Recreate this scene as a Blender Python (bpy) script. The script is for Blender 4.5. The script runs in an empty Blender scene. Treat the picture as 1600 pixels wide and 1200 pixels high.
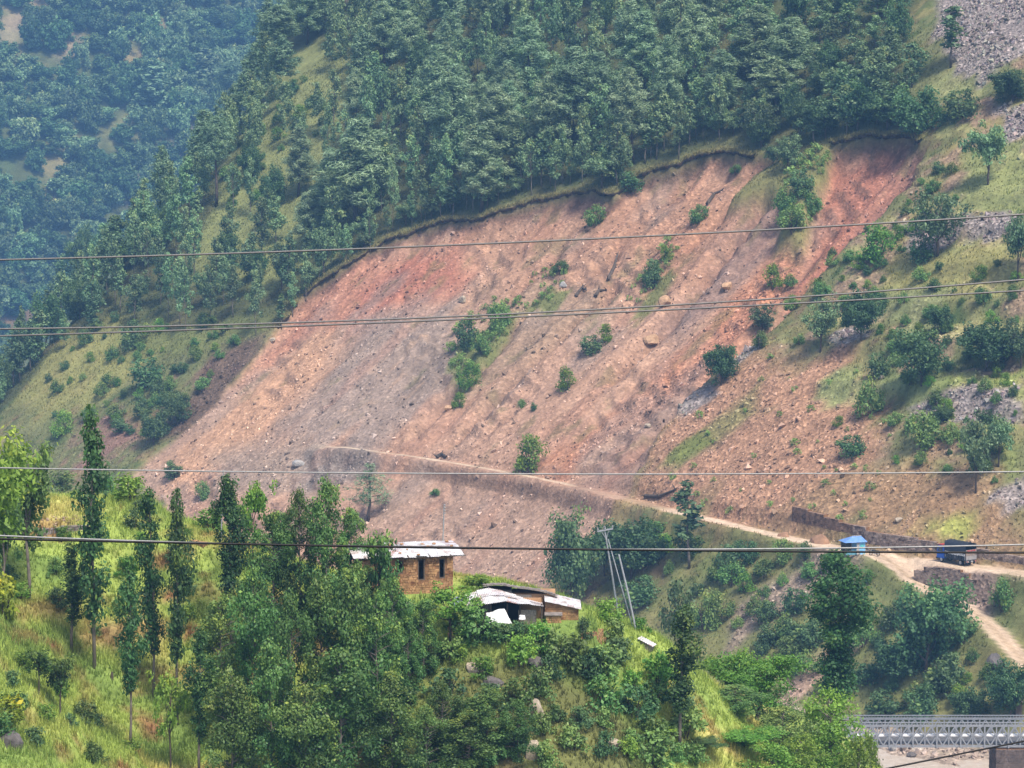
import bpy, bmesh, math, random
import numpy as np
from mathutils import Vector, Matrix
R = math.radians
random.seed(7)
RNG = np.random.default_rng(7)
scene = bpy.context.scene
COL = scene.collection

# ---------------------------------------------------------------- camera
FPX = 4537.0                       # focal length of the photograph in its own pixels (1600 wide)
CAM = np.array([0.0, 0.0, 100.0])
PITCH = math.atan(500.0 / FPX)     # looking slightly down into the valley
cam_d = bpy.data.cameras.new('camera')
cam = bpy.data.objects.new('camera', cam_d)
COL.objects.link(cam)
cam.location = CAM.tolist()
cam.rotation_euler = (R(90) - PITCH, 0, 0)
cam_d.sensor_width = 36.0
cam_d.lens = 36.0 * FPX / 1600.0
cam_d.clip_start = 1.0
cam_d.clip_end = 6000.0
scene.camera = cam

# ---------------------------------------------------------------- sky, sun, exposure
SUN_EL, SUN_AZ = R(58), R(148)     # azimuth measured from +Y (view direction) towards +X
SUN_STRENGTH, SUN_ANGLE = 2.7, R(10)
SKY_STRENGTH = 0.12
EXPOSURE = 1.02
HAZE_DENSITY = 0.00019
world = bpy.data.worlds.new('World')
scene.world = world
world.use_nodes = True
wn = world.node_tree
wn.nodes.clear()
sky = wn.nodes.new('ShaderNodeTexSky')
sky.sky_type = 'NISHITA'
sky.sun_disc = False
sky.sun_elevation = SUN_EL
sky.sun_rotation = SUN_AZ
sky.air_density = 0.8
sky.dust_density = 3.0
bg = wn.nodes.new('ShaderNodeBackground')
bg.inputs['Strength'].default_value = SKY_STRENGTH
wo = wn.nodes.new('ShaderNodeOutputWorld')
wn.links.new(sky.outputs[0], bg.inputs[0])
wn.links.new(bg.outputs[0], wo.inputs[0])
sd = bpy.data.lights.new('sun', 'SUN')
sd.energy = SUN_STRENGTH
sd.angle = SUN_ANGLE
sd.color = (1.0, 0.94, 0.84)
sun = bpy.data.objects.new('sun', sd)
COL.objects.link(sun)
sdir = Vector((math.cos(SUN_EL) * math.sin(SUN_AZ), math.cos(SUN_EL) * math.cos(SUN_AZ), math.sin(SUN_EL)))
sun.rotation_euler = sdir.to_track_quat('Z', 'Y').to_euler()
sun.location = (sdir * 500).to_tuple()
vs = scene.view_settings
vs.view_transform = 'Standard'
vs.look = 'None'
vs.exposure = EXPOSURE
vs.gamma = 1.0
vs.use_curve_mapping = False
scene.cycles.max_bounces = 6
scene.cycles.diffuse_bounces = 3
scene.cycles.transmission_bounces = 3
scene.cycles.volume_bounces = 0
scene.cycles.use_denoising = True
scene.cycles.use_adaptive_sampling = False

# ---------------------------------------------------------------- small maths
def lin(r, g, b):
    def f(c):
        c /= 255.0
        return c / 12.92 if c <= 0.04045 else ((c + 0.055) / 1.055) ** 2.4
    return np.array([f(r), f(g), f(b)])

def vnoise(x, y, seed=0):
    x = np.asarray(x, float); y = np.asarray(y, float)
    ix = np.floor(x).astype(np.int64); iy = np.floor(y).astype(np.int64)
    fx = x - ix; fy = y - iy
    fx = fx * fx * (3 - 2 * fx); fy = fy * fy * (3 - 2 * fy)
    def h(a, b):
        n = (a * 374761393 + b * 668265263 + seed * 974634777) & 0xFFFFFFFF
        n = ((n ^ (n >> 13)) * 1274126177) & 0xFFFFFFFF
        n = n ^ (n >> 16)
        return (n & 0xFFFF) / 32767.5 - 1.0
    return ((h(ix, iy) * (1 - fx) + h(ix + 1, iy) * fx) * (1 - fy)
            + (h(ix, iy + 1) * (1 - fx) + h(ix + 1, iy + 1) * fx) * fy)

def fbm(x, y, octv=4, seed=0, gain=0.5):
    s = 0.0; a = 1.0; t = 0.0
    for i in range(octv):
        s = s + a * vnoise(np.asarray(x) * 2 ** i + 17.3 * i, np.asarray(y) * 2 ** i - 9.1 * i, seed + i)
        t += a; a *= gain
    return s / t

def sstep(a, b, x):
    t = np.clip((x - a) / (b - a), 0, 1)
    return t * t * (3 - 2 * t)

def softplus(x, w):
    return np.where(x / w > 30, x, w * np.log1p(np.exp(np.clip(x / w, -50, 30))))

def sdpoly(px, py, poly):
    """signed distance to a closed polygon, positive inside"""
    P = np.asarray(poly, float)
    d2 = np.full(np.shape(px), 1e18); ins = np.zeros(np.shape(px), bool)
    n = len(P)
    for i in range(n):
        ax, ay = P[i]; bx, by = P[(i + 1) % n]
        ex, ey = bx - ax, by - ay
        wx, wy = px - ax, py - ay
        t = np.clip((wx * ex + wy * ey) / (ex * ex + ey * ey + 1e-12), 0, 1)
        d2 = np.minimum(d2, (wx - ex * t) ** 2 + (wy - ey * t) ** 2)
        if abs(ey) > 1e-9:
            c = ((ay > py) != (by > py)) & (px < ex * (py - ay) / ey + ax)
            ins ^= c
    d = np.sqrt(d2)
    return np.where(ins, d, -d)

def ray(px, py):
    x = (np.asarray(px, float) - 800) / FPX
    u = -(np.asarray(py, float) - 600) / FPX
    c, s = math.cos(PITCH), math.sin(PITCH)
    Y = c + u * s
    return x / Y, (-s + u * c) / Y          # X and Z per metre of depth Y

def at_depth(px, py, Y):
    rx, rz = ray(px, py)
    return np.array([rx * Y, Y, CAM[2] + rz * Y])

def hit(px, py, h, y0=110.0, y1=2600.0, n=850):
    """first point of the ground h(X, Y) seen along the line of sight through a pixel of the photograph"""
    px = np.atleast_1d(np.asarray(px, float)); py = np.atleast_1d(np.asarray(py, float))
    rx, rz = ray(px, py)
    Ys = np.geomspace(y0, y1, n)
    out = np.full((len(px), 3), np.nan)
    Yg = np.broadcast_to(Ys, (len(px), n))
    diff = CAM[2] + rz[:, None] * Yg - h(rx[:, None] * Yg, Yg)
    for i in range(len(px)):
        neg = np.nonzero(diff[i] < 0)[0]
        k = neg[0] if len(neg) else n - 1
        if k > 0:
            a, b = diff[i][k - 1], diff[i][k]
            t = np.clip(a / (a - b + 1e-12), 0, 1)
            Y = Ys[k - 1] + t * (Ys[k] - Ys[k - 1])
        else:
            Y = Ys[0]
        X = rx[i] * Y
        out[i] = (X, Y, float(h(np.array([X]), np.array([Y]))[0]))
    return out

# ---------------------------------------------------------------- Blender helpers
def tag(o, label=None, cat=None, group=None, kind=None):
    if label: o['label'] = label
    if cat: o['category'] = cat
    if group: o['group'] = group
    if kind: o['kind'] = kind
    return o

def empty(name, loc=(0, 0, 0), rz=0.0, sc=1.0, label=None, cat=None, group=None):
    o = bpy.data.objects.new(name, None)
    COL.objects.link(o)
    o.location = [float(c) for c in loc]; o.rotation_euler = (0, 0, rz)
    o.scale = (sc, sc, sc) if np.isscalar(sc) else sc
    o.empty_display_size = 0.5
    return tag(o, label, cat, group)

def link(name, me, parent=None):
    o = bpy.data.objects.new(name, me)
    COL.objects.link(o)
    if parent is not None: o.parent = parent
    return o

def np_mesh(name, V, F, mat, smooth=False, col=None, masks=None, fcol=None):
    """F: (n, 3) or (n, 4) int array, or a list of such arrays"""
    Fs = F if isinstance(F, list) else [F]
    me = bpy.data.meshes.new(name)
    V = np.asarray(V, np.float32)
    me.vertices.add(len(V))
    me.vertices.foreach_set('co', V.ravel())
    loops = np.concatenate([f.ravel() for f in Fs]).astype(np.int32)
    sizes = np.concatenate([np.full(len(f), f.shape[1]) for f in Fs]).astype(np.int32)
    starts = np.concatenate([[0], np.cumsum(sizes)[:-1]]).astype(np.int32)
    me.loops.add(len(loops)); me.loops.foreach_set('vertex_index', loops)
    me.polygons.add(len(sizes))
    me.polygons.foreach_set('loop_start', starts)
    me.polygons.foreach_set('use_smooth', np.full(len(sizes), smooth))
    me.update(calc_edges=True)
    if col is not None:
        a = me.attributes.new('Col', 'FLOAT_COLOR', 'POINT')
        c = np.ones((len(V), 4), np.float32); c[:, :3] = col
        a.data.foreach_set('color', c.ravel())
    if masks is not None:
        a = me.attributes.new('Mask', 'FLOAT_COLOR', 'POINT')
        c = np.ones((len(V), 4), np.float32); c[:, :3] = masks
        a.data.foreach_set('color', c.ravel())
    if fcol is not None:
        a = me.attributes.new('Col', 'FLOAT_COLOR', 'FACE')
        c = np.ones((len(sizes), 4), np.float32); c[:, :3] = fcol
        a.data.foreach_set('color', c.ravel())
    if mat is not None: me.materials.append(mat)
    return me

class MB:
    """collects boxes, tubes and loose faces; build() makes ONE mesh object of them"""
    def __init__(s): s.V = []; s.F = []; s.n = 0
    def add(s, verts, faces):
        k = s.n
        s.V += [tuple(float(c) for c in v) for v in verts]
        s.F += [tuple(i + k for i in f) for f in faces]
        s.n += len(verts); return s
    def box(s, c, size, rot=None):
        hx, hy, hz = [q / 2 for q in size]
        vs_ = [Vector((x, y, z)) for z in (-hz, hz) for (x, y) in ((-hx, -hy), (hx, -hy), (hx, hy), (-hx, hy))]
        if rot is not None: vs_ = [rot @ v for v in vs_]
        c = Vector(c)
        return s.add([c + v for v in vs_], [(3, 2, 1, 0), (4, 5, 6, 7), (0, 1, 5, 4), (1, 2, 6, 5), (2, 3, 7, 6), (3, 0, 4, 7)])
    def tube(s, pts, rad, n=6, cap=True):
        pts = [Vector(p) for p in pts]
        if np.isscalar(rad): rad = [rad] * len(pts)
        rings = []
        for i, p in enumerate(pts):
            d = (pts[min(i + 1, len(pts) - 1)] - pts[max(i - 1, 0)]).normalized()
            a = d.orthogonal().normalized() if i == 0 else (pa - d * pa.dot(d)).normalized()
            pa = a; b = d.cross(a)
            rings += [p + (a * math.cos(2 * math.pi * k / n) + b * math.sin(2 * math.pi * k / n)) * rad[i] for k in range(n)]
        F = [(i * n + k, i * n + (k + 1) % n, (i + 1) * n + (k + 1) % n, (i + 1) * n + k) for i in range(len(pts) - 1) for k in range(n)]
        if cap: F += [tuple(range(n))[::-1], tuple((len(pts) - 1) * n + k for k in range(n))]
        return s.add(rings, F)
    def beam(s, a, b, w, h=None, up=(0, 0, 1)):
        a, b = Vector(a), Vector(b); h = h or w
        d = b - a; L = d.length; d.normalize()
        up = Vector(up)
        x = d.cross(up)
        if x.length < 1e-4: x = d.orthogonal()
        x.normalize(); z = x.cross(d)
        return s.box((a + b) / 2, (w, L, h), Matrix((x, d, z)).transposed())
    def build(s, name, mat, parent=None, smooth=False, mesh_only=False):
        me = bpy.data.meshes.new(name)
        me.from_pydata(s.V, [], s.F); me.update()
        if smooth: me.polygons.foreach_set('use_smooth', [True] * len(me.polygons))
        me.materials.append(mat)
        if mesh_only: return me
        return link(name, me, parent)

def new_mat(name):
    m = bpy.data.materials.new(name); m.use_nodes = True
    nt = m.node_tree; nt.nodes.clear()
    out = nt.nodes.new('ShaderNodeOutputMaterial')
    return m, nt, out

def N(nt, kind, **kw):
    n = nt.nodes.new(kind)
    for k, v in kw.items():
        if k.startswith('i_'):
            key = k[2:]
            n.inputs[int(key) if key.isdigit() else key].default_value = v
        else: setattr(n, k, v)
    return n

def mixrgb(nt, kind, fac, a, b):
    n = nt.nodes.new('ShaderNodeMix'); n.data_type = 'RGBA'; n.blend_type = kind
    for sock, val in ((n.inputs[0], fac), (n.inputs[6], a), (n.inputs[7], b)):
        if hasattr(val, 'links'): nt.links.new(val, sock)
        elif np.isscalar(val): sock.default_value = val
        else: sock.default_value = (*[float(c) for c in val[:3]], 1)
    return n.outputs[2]

def ramp(nt, fac, stops):
    n = nt.nodes.new('ShaderNodeValToRGB')
    e = n.color_ramp.elements
    while len(e) < len(stops): e.new(0.5)
    for el, (p, c) in zip(e, stops):
        el.position = p
        el.color = (c, c, c, 1) if np.isscalar(c) else (*[float(q) for q in c[:3]], 1)
    nt.links.new(fac, n.inputs[0])
    return n.outputs[0]

def noise(nt, vec, scale, detail=4.0, rough=0.55, dist=0.0):
    n = N(nt, 'ShaderNodeTexNoise', i_Scale=scale, i_Detail=detail, i_Roughness=rough, i_Distortion=dist)
    if vec is not None: nt.links.new(vec, n.inputs['Vector'])
    return n.outputs[0]

def simple_mat(name, col, rough=0.8, metal=0.0, var=0.25, scale=3.0, bump=0.0, spec=0.3, dirt=None):
    """a plain surface with procedural grain: darker and lighter blotches of its own colour, optional second colour for wear"""
    m, nt, out = new_mat(name)
    b = N(nt, 'ShaderNodeBsdfPrincipled', i_Roughness=rough, i_Metallic=metal)
    b.inputs['Specular IOR Level'].default_value = spec
    co = N(nt, 'ShaderNodeTexCoord').outputs['Object']
    f = noise(nt, co, scale, 5)
    v = ramp(nt, f, [(0.3, 1 - var), (0.7, 1 + var * 0.6)])
    c = mixrgb(nt, 'MULTIPLY', 1.0, col, v)
    if dirt is not None:
        f2 = noise(nt, co, scale * 0.6, 6, 0.65)
        c = mixrgb(nt, 'MIX', ramp(nt, f2, [(0.5, 0.0), (0.62, 1.0)]), c, dirt)
    nt.links.new(c, b.inputs['Base Color'])
    if bump:
        bp = N(nt, 'ShaderNodeBump', i_Strength=bump, i_Distance=0.05)
        nt.links.new(noise(nt, co, scale * 4, 5), bp.inputs['Height'])
        nt.links.new(bp.outputs[0], b.inputs['Normal'])
    nt.links.new(b.outputs[0], out.inputs[0])
    return m
# ================================================================ the main hillside
SA, CA = math.sin(R(51.5)), math.cos(R(51.5))
TS = 0.74                                  # tangent of the hill's slope
X0, Y0, Z0 = 69.0, 450.0, 22.6             # the road beside the truck
def to_uv(X, Y):                           # u: metres uphill, v: metres along the contour (towards the viewer)
    return (X - X0) * SA + (Y - Y0) * CA, (X - X0) * CA - (Y - Y0) * SA
def from_uv(u, v):
    return X0 + u * SA + v * CA, Y0 + u * CA - v * SA
ROAD_PX = [(380, 672), (510, 697), (570, 702), (650, 713), (740, 729), (830, 744), (900, 758), (965, 778), (1050, 798), (1150, 821), (1250, 846), (1330, 863), (1400, 872), (1500, 884), (1600, 893)]
_rx, _rz = ray([p[0] for p in ROAD_PX], [p[1] for p in ROAD_PX])
_ry = (Z0 - 100.0) / _rz
RU, RV = to_uv(_rx * _ry, _ry)
_o = np.argsort(RV); RU, RV = RU[_o], RV[_o]
_vs = np.linspace(RV[0], RV[-1], 80)
_us = np.interp(_vs, RV, RU)
_us = np.convolve(np.pad(_us, 6, mode='edge'), np.ones(13) / 13, 'valid')
def road_u(v): return np.interp(v, _vs, _us)
RIVER_Z = 2.0
def hA_base(X, Y):
    u, v = to_uv(X, Y)
    ur = road_u(v) * np.exp(-np.abs(u) / 90.0)
    return Z0 + TS * (u - ur)
FOLD_PX = [(-120, 760), (-60, 665), (0, 595), (60, 525), (120, 462), (180, 402), (240, 342), (310, 272), (380, 175), (430, 70), (480, -40), (510, -130)]
_f = hit([p[0] for p in FOLD_PX], [p[1] for p in FOLD_PX], hA_base)
FU, FV = to_uv(_f[:, 0], _f[:, 1])
_o = np.argsort(FU); FU, FV = FU[_o], FV[_o]
def px_poly(pts, h=hA_base):               # outline measured on the photograph -> outline on the hill, in hill metres
    g = hit([p[0] for p in pts], [p[1] for p in pts], h)
    return np.stack(to_uv(g[:, 0], g[:, 1]), 1)

SLIDE = px_poly([(205, 740), (260, 698), (330, 640), (375, 590), (405, 555), (430, 515), (470, 470), (540, 425), (600, 392), (660, 365), (740, 345),
                 (840, 310), (900, 295), (960, 300), (1000, 265), (1080, 240), (1150, 232), (1195, 228), (1225, 262), (1290, 230), (1345, 212), (1405, 205),
                 (1450, 225), (1425, 290), (1370, 340), (1310, 392), (1270, 440), (1225, 500), (1150, 560), (1085, 615), (1030, 680), (985, 770), (900, 860), (840, 935), (560, 930), (300, 830)])
RSCAR = px_poly([(1290, 232), (1345, 213), (1405, 206), (1440, 228), (1415, 290), (1365, 338), (1310, 385), (1265, 430), (1215, 480), (1175, 470), (1215, 390), (1260, 300)])
ISLE = px_poly([(1140, 300), (1175, 262), (1225, 242), (1300, 223), (1290, 255), (1272, 310), (1255, 362), (1215, 362), (1222, 300), (1195, 286), (1150, 312)])

def line_dist(U, V, LU, LV):
    d = np.full(U.shape, 1e9); q = np.zeros(U.shape)
    for i in range(len(LU) - 1):
        ex, ey = LU[i + 1] - LU[i], LV[i + 1] - LV[i]
        t = np.clip(((U - LU[i]) * ex + (V - LV[i]) * ey) / (ex * ex + ey * ey), 0, 1)
        dd = np.hypot(U - LU[i] - ex * t, V - LV[i] - ey * t)
        m = dd < d
        d = np.where(m, dd, d); q = np.where(m, i + t, q)
    return d, q
# the grid
_u = np.concatenate([np.arange(-60, -36, 1.2), np.arange(-36, 108, 0.55), np.arange(108, 185, 1.3)])
_v = np.concatenate([np.arange(-470, -320, 1.5), np.arange(-320, 10, 0.62), np.arange(10, 90, 1.2)])
UU, VV = np.meshgrid(_u, _v, indexing='ij')
XX, YY = from_uv(UU, VV)
sdS = sdpoly(UU, VV, SLIDE) + 1.6 * fbm(UU / 9, VV / 9, 4, 11) + 1.0 * fbm(UU / 2.5, VV / 2.5, 3, 12)
sdI = sdpoly(UU, VV, ISLE) + 1.2 * fbm(UU / 5, VV / 5, 3, 13)
sdR = sdpoly(UU, VV, RSCAR) + 0.8 * fbm(UU / 5, VV / 5, 3, 14)
slide = sstep(-0.6, 0.9, sdS) * (1 - sstep(-0.6, 0.9, sdI))
slide_deep = (0.6 * sstep(-0.3, 0.7, sdS) + 0.4 * sstep(0.5, 4.0, sdS)) * (1 - sstep(-1.2, 1.2, sdI))
above = sstep(4, 30, UU)
ZZ = hA_base(XX, YY)
dv = np.interp(UU, FU, FV) + 5 * fbm(UU / 25, VV / 60, 3, 5) - VV
ZZ = ZZ - 1.5 * softplus(dv - 4, 6.0)
und = 3.2 * fbm(UU / 60, VV / 45, 3, 1) * sstep(8, 40, UU)
ZZ += und
# slide: a hollow with a scarp, then gullies and ribs that run down the fall line
ZZ -= slide_deep * (1.2 + 2.2 * above)
ZZ -= 1.3 * sstep(0.0, 2.5, sdR)
rib = 1 - np.abs(fbm(VV / 11 + 0.25 * fbm(UU / 20, VV / 20, 2, 8), UU / 75, 3, 21))
rib2 = 1 - np.abs(fbm(VV / 3.6 + 0.5 * fbm(UU / 14, VV / 14, 2, 9), UU / 26, 3, 22))
GULLIES = [([(1225, 268), (1150, 345), (1090, 415), (1040, 480), (985, 545), (930, 590)], 2.6, 1.9), ([(1262, 440), (1215, 490), (1130, 565), (1050, 640), (960, 725)], 1.9, 2.0), ([(965, 395), (935, 450), (900, 480), (820, 560), (760, 620), (700, 690)], 1.9, 1.5),
           ([(1190, 250), (1120, 312), (1075, 360)], 1.6, 1.5), ([(860, 420), (780, 520), (700, 610), (640, 690)], 1.5, 1.4),
           ([(900, 330), (840, 400), (760, 480), (735, 520)], 1.3, 1.4), ([(1340, 260), (1290, 340), (1230, 430)], 1.0, 1.4), ([(1000, 320), (960, 370), (900, 420)], 1.2, 1.2), ([(830, 600), (740, 690)], 1.0, 1.2)]
gullyness = np.zeros(UU.shape)
for k, (pts, dep, w) in enumerate(GULLIES):
    g_ = hit([p[0] for p in pts], [p[1] for p in pts], hA_base); gu_, gv_ = to_uv(g_[:, 0], g_[:, 1])
    d_, q_ = line_dist(UU + 2.0 * fbm(UU / 7, VV / 7, 3, 500 + k), VV + 2.0 * fbm(UU / 7, VV / 7, 3, 520 + k), gu_, gv_)
    tp_ = sstep(0, 0.5, q_) * (1 - sstep(len(pts) - 1.6, len(pts) - 1.0, q_) * 0.8)
    ZZ -= slide * tp_ * dep * np.exp(-(d_ / w) ** 2); ZZ += slide * tp_ * dep * 0.35 * np.exp(-((d_ - 2.4 * w) / w) ** 2)
    gullyness = np.maximum(gullyness, tp_ * np.exp(-(d_ / w) ** 2))
# broken ledges: little steps where harder beds show
lw_ = (UU + 0.35 * VV + 3.0 * fbm(UU / 8, VV / 8, 3, 541)) / 4.2
lf_ = lw_ - np.floor(lw_)
ledge = sstep(0.05, 0.3, fbm(UU / 13, VV / 10, 3, 542)) * slide
ZZ += ledge * 1.3 * (sstep(0.70, 0.95, lf_) - lf_)
ZZ += slide * ((rib - 0.75) * 2.2 * above + (rib2 - 0.75) * 0.30 + 0.8 * np.clip(fbm(UU / 5, VV / 14, 3, 23), 0.1, 1))
lumps = fbm(UU / 2.6, VV / 2.6, 3, 31)
ZZ += slide * (0.30 * lumps + 0.16 * vnoise(UU / 0.9, VV / 0.9, 32))
ZZ += (1 - slide) * (0.9 * fbm(UU / 9, VV / 9, 3, 41) + 0.28 * fbm(UU / 1.6, VV / 1.6, 2, 42)) * sstep(3, 8, np.abs(UU - road_u(VV)))
# rock outcrop in the grey band
ROCKB = px_poly([(615, 500), (690, 480), (735, 520), (715, 590), (640, 580), (600, 545)])
sdRock = sdpoly(UU, VV, ROCKB) + 3 * fbm(UU / 7, VV / 7, 3, 51)
rock = sstep(-1, 2, sdRock)
stepz = np.abs(((UU * 0.8 + VV * 0.25 + 2.5 * fbm(UU / 6, VV / 6, 3, 52)) / 2.2) % 1.0 - 0.5) * 2
ZZ += rock * (0.9 * stepz + 0.5 * fbm(UU / 1.5, VV / 1.5, 2, 53))
# terraces of the fields on the right-hand slope
terr = sstep(-75, -45, VV) * sstep(14, 24, UU)
tw = (UU + 2.0 * fbm(UU / 18, VV / 18, 2, 61)) / 9.0
tz = (tw - np.floor(tw))
ZZ += terr * 2.2 * (sstep(0.72, 0.98, tz) - tz)
# the road bench: level, cut into the hill above and built up below
ur = road_u(VV)
du = UU - ur
endl = sstep(-185, -168, VV)
bench_w = 2.4 - 0.8 * sstep(75, 100, -VV)
flat = sstep(-bench_w - 1.4, -bench_w, du) * (1 - sstep(bench_w, bench_w + 1.6, du)) * endl
ZZ = ZZ * (1 - flat) + (Z0 + 0.05 * fbm(UU / 1.2, VV / 3, 2, 71)) * flat
rw_ = bench_w - 1.0 * (1 - sstep(-40, -12, VV)) + 0.5 * fbm(UU / 2, VV / 3, 3, 93)
road_m = sstep(-rw_ - 0.3, -rw_ + 0.3, du) * (1 - sstep(rw_ - 0.3, rw_ + 0.3, du)) * endl
# the branch track that drops from the road on the right
TRACK_PX = [(1375, 868), (1398, 882), (1418, 900), (1440, 916), (1470, 932), (1505, 946), (1530, 962), (1555, 985), (1580, 1012), (1605, 1040)]
_t = hit([p[0] for p in TRACK_PX], [p[1] for p in TRACK_PX], hA_base)
TU, TV = to_uv(_t[:, 0], _t[:, 1])
dT, qT = line_dist(UU, VV, TU, TV)
_tz = hA_base(_t[:, 0], _t[:, 1]); _tz[0] = Z0; _tz[1] = min(_tz[1], Z0 - 0.6)
zT = np.interp(qT, np.arange(len(TU)), _tz)
wT = 1 - sstep(1.7, 4.2, dT)
ZZ = ZZ * (1 - wT) + (zT + 0.05 * fbm(UU, VV, 2, 72)) * wT
track_m = 1 - sstep(1.3, 1.9, dT + 0.4 * fbm(UU / 1.2, VV / 1.2, 2, 73))
# a gully between the slide and the right-hand slope, low down
GUL_PX = [(1330, 1000), (1270, 1045), (1215, 1095), (1180, 1130)]
_g = hit([p[0] for p in GUL_PX], [p[1] for p in GUL_PX], hA_base)
dG, _q = line_dist(UU, VV, *to_uv(_g[:, 0], _g[:, 1]))
gul = 1 - sstep(1.0, 3.4, dG + 0.8 * fbm(UU / 3, VV / 3, 3, 74))
ZZ -= gul * 0.9
# river bed at the foot
bed = RIVER_Z + 0.5 * fbm(UU / 3, VV / 6, 3, 81)
foot = ZZ < bed
ZZ = np.maximum(ZZ, bed - 130 * sstep(8, 45, dv))
ZZ = np.where(UU < -33, np.minimum(ZZ, RIVER_Z + 0.4 + 0.25 * fbm(UU / 3, VV / 6, 3, 82) - 0.12 * np.clip(-33 - UU, 0, 12)), ZZ)

def gridA(field):
    def f(X, Y):
        u, v = to_uv(np.asarray(X, float), np.asarray(Y, float))
        i = np.clip(np.searchsorted(_u, u) - 1, 0, len(_u) - 2); j = np.clip(np.searchsorted(_v, v) - 1, 0, len(_v) - 2)
        a = np.clip((u - _u[i]) / (_u[i + 1] - _u[i]), 0, 1); b = np.clip((v - _v[j]) / (_v[j + 1] - _v[j]), 0, 1)
        r = (field[i, j] * (1 - a) + field[i + 1, j] * a) * (1 - b) + (field[i, j + 1] * (1 - a) + field[i + 1, j + 1] * a) * b
        return r
    return f
hA = gridA(ZZ)

# ---- what the ground of the main hillside is made of
def mixm(c, col, m):
    return c * (1 - m[..., None]) + np.asarray(col) * m[..., None]
def zone(pts, feather, namp, seed, nscale=6.0):
    P = px_poly(pts)
    return sstep(-feather, feather, sdpoly(UU, VV, P) + namp * fbm(UU / (nscale * 2.5), VV / nscale, 4, seed))
n1 = fbm(UU / 14, VV / 6, 4, 101); n2 = fbm(UU / 2.5, VV / 2.0, 3, 102); n3 = fbm(UU / 30, VV / 22, 3, 103)
streak = fbm(VV / 1.6 + 0.4 * fbm(UU / 9, VV / 9, 2, 104), UU / 22, 4, 105)
AL = 0.80                                               # photograph's surface colours -> base colours
grass = lin(122, 124, 82) * 0.60
cA = np.broadcast_to(grass, UU.shape + (3,)).copy()
cA = mixm(cA, lin(150, 138, 92) * 0.62, sstep(-0.1, 0.5, n1))          # dry straw
cA = mixm(cA, lin(84, 104, 58) * 0.55, sstep(0.0, 0.5, n2 * 0.6 + n3 * 0.7) * 0.8)
cA = mixm(cA, lin(128, 104, 84) * 0.6, sstep(0.22, 0.5, fbm(UU / 4, VV / 4, 4, 106)) * 0.75)   # bare earth between tufts
stony = np.zeros(UU.shape)
_rt = sstep(-110, -85, VV) * sstep(6, 16, UU)
_be = sstep(0.02, 0.32, fbm(UU / 5, VV / 5, 4, 96)) * _rt
cA = mixm(cA, lin(150, 124, 104) * 0.72, _be * 0.8); stony = np.maximum(stony, 0.6 * _be)
cA = mixm(cA, lin(172, 168, 112) * 0.62, sstep(0.15, 0.45, fbm(UU / 3, VV / 6, 3, 97)) * _rt * 0.7)
# light grass spur on the left, dark bank, red cliff
m = zone([(30, 620), (124, 480), (200, 470), (230, 560), (170, 620), (100, 650)], 4, 6, 107); cA = mixm(cA, lin(156, 152, 92) * 0.62, m * 0.75)
m = zone([(350, 530), (420, 515), (405, 560), (340, 640), (270, 690), (240, 690), (300, 620)], 2.5, 4, 108); cA = mixm(cA, lin(112, 88, 80) * 0.6, m * 0.85); stony = np.maximum(stony, 0.6 * m)
m = zone([(100, 650), (190, 640), (225, 720), (100, 745)], 2, 3, 109); cA = mixm(cA, lin(142, 112, 98) * 0.62, m * sstep(-0.5, 0.2, n1 + n2 * 0.5)); stony = np.maximum(stony, 0.5 * m)
# sparse brown slope between the slide and the right-hand fields
m = zone([(985, 780), (1030, 680), (1090, 620), (1180, 560), (1330, 545), (1345, 600), (1395, 650), (1400, 745), (1330, 800), (1250, 835), (1120, 800)], 5, 8, 110)
cA = mixm(cA, lin(168, 130, 104) * AL * 0.86, m * sstep(-0.62, 0.0, n1 + 0.55)); stony = np.maximum(stony, 0.75 * m)
m2 = zone([(1380, 700), (1600, 790), (1600, 890), (1300, 850), (1200, 800)], 4, 8, 111); cA = mixm(cA, lin(156, 126, 96) * AL * 0.8, m2 * sstep(-0.3, 0.3, n1 + 0.25)); stony = np.maximum(stony, 0.6 * m2)
m = zone([(1030, 730), (1120, 650), (1180, 615), (1200, 640), (1110, 700), (1060, 740)], 2, 4, 112); cA = mixm(cA, lin(122, 128, 76) * 0.6, m * 0.7)
# bright fields
for k, (pts, c) in enumerate([([(1470, 590), (1600, 565), (1600, 610), (1450, 625)], (150, 163, 88)), ([(1540, 650), (1600, 640), (1600, 760), (1530, 740)], (150, 163, 90)),
                              ([(1400, 395), (1560, 380), (1600, 430), (1500, 470), (1380, 450)], (154, 148, 92)), ([(1500, 230), (1600, 215), (1600, 330), (1480, 340)], (150, 155, 98)),
                              ([(1330, 150), (1500, 115), (1540, 150), (1400, 175)], (150, 153, 102)), ([(1450, 815), (1520, 810), (1510, 835), (1440, 835)], (160, 165, 84)),
                              ([(1260, 590), (1480, 570), (1470, 610), (1300, 625)], (146, 155, 100)), ([(1360, 440), (1480, 450), (1440, 520), (1370, 480)], (140, 145, 98))]):
    m = zone(pts, 2.0, 5, 120 + k); cA = mixm(cA, lin(*c) * 0.62, m * 0.85)
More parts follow.
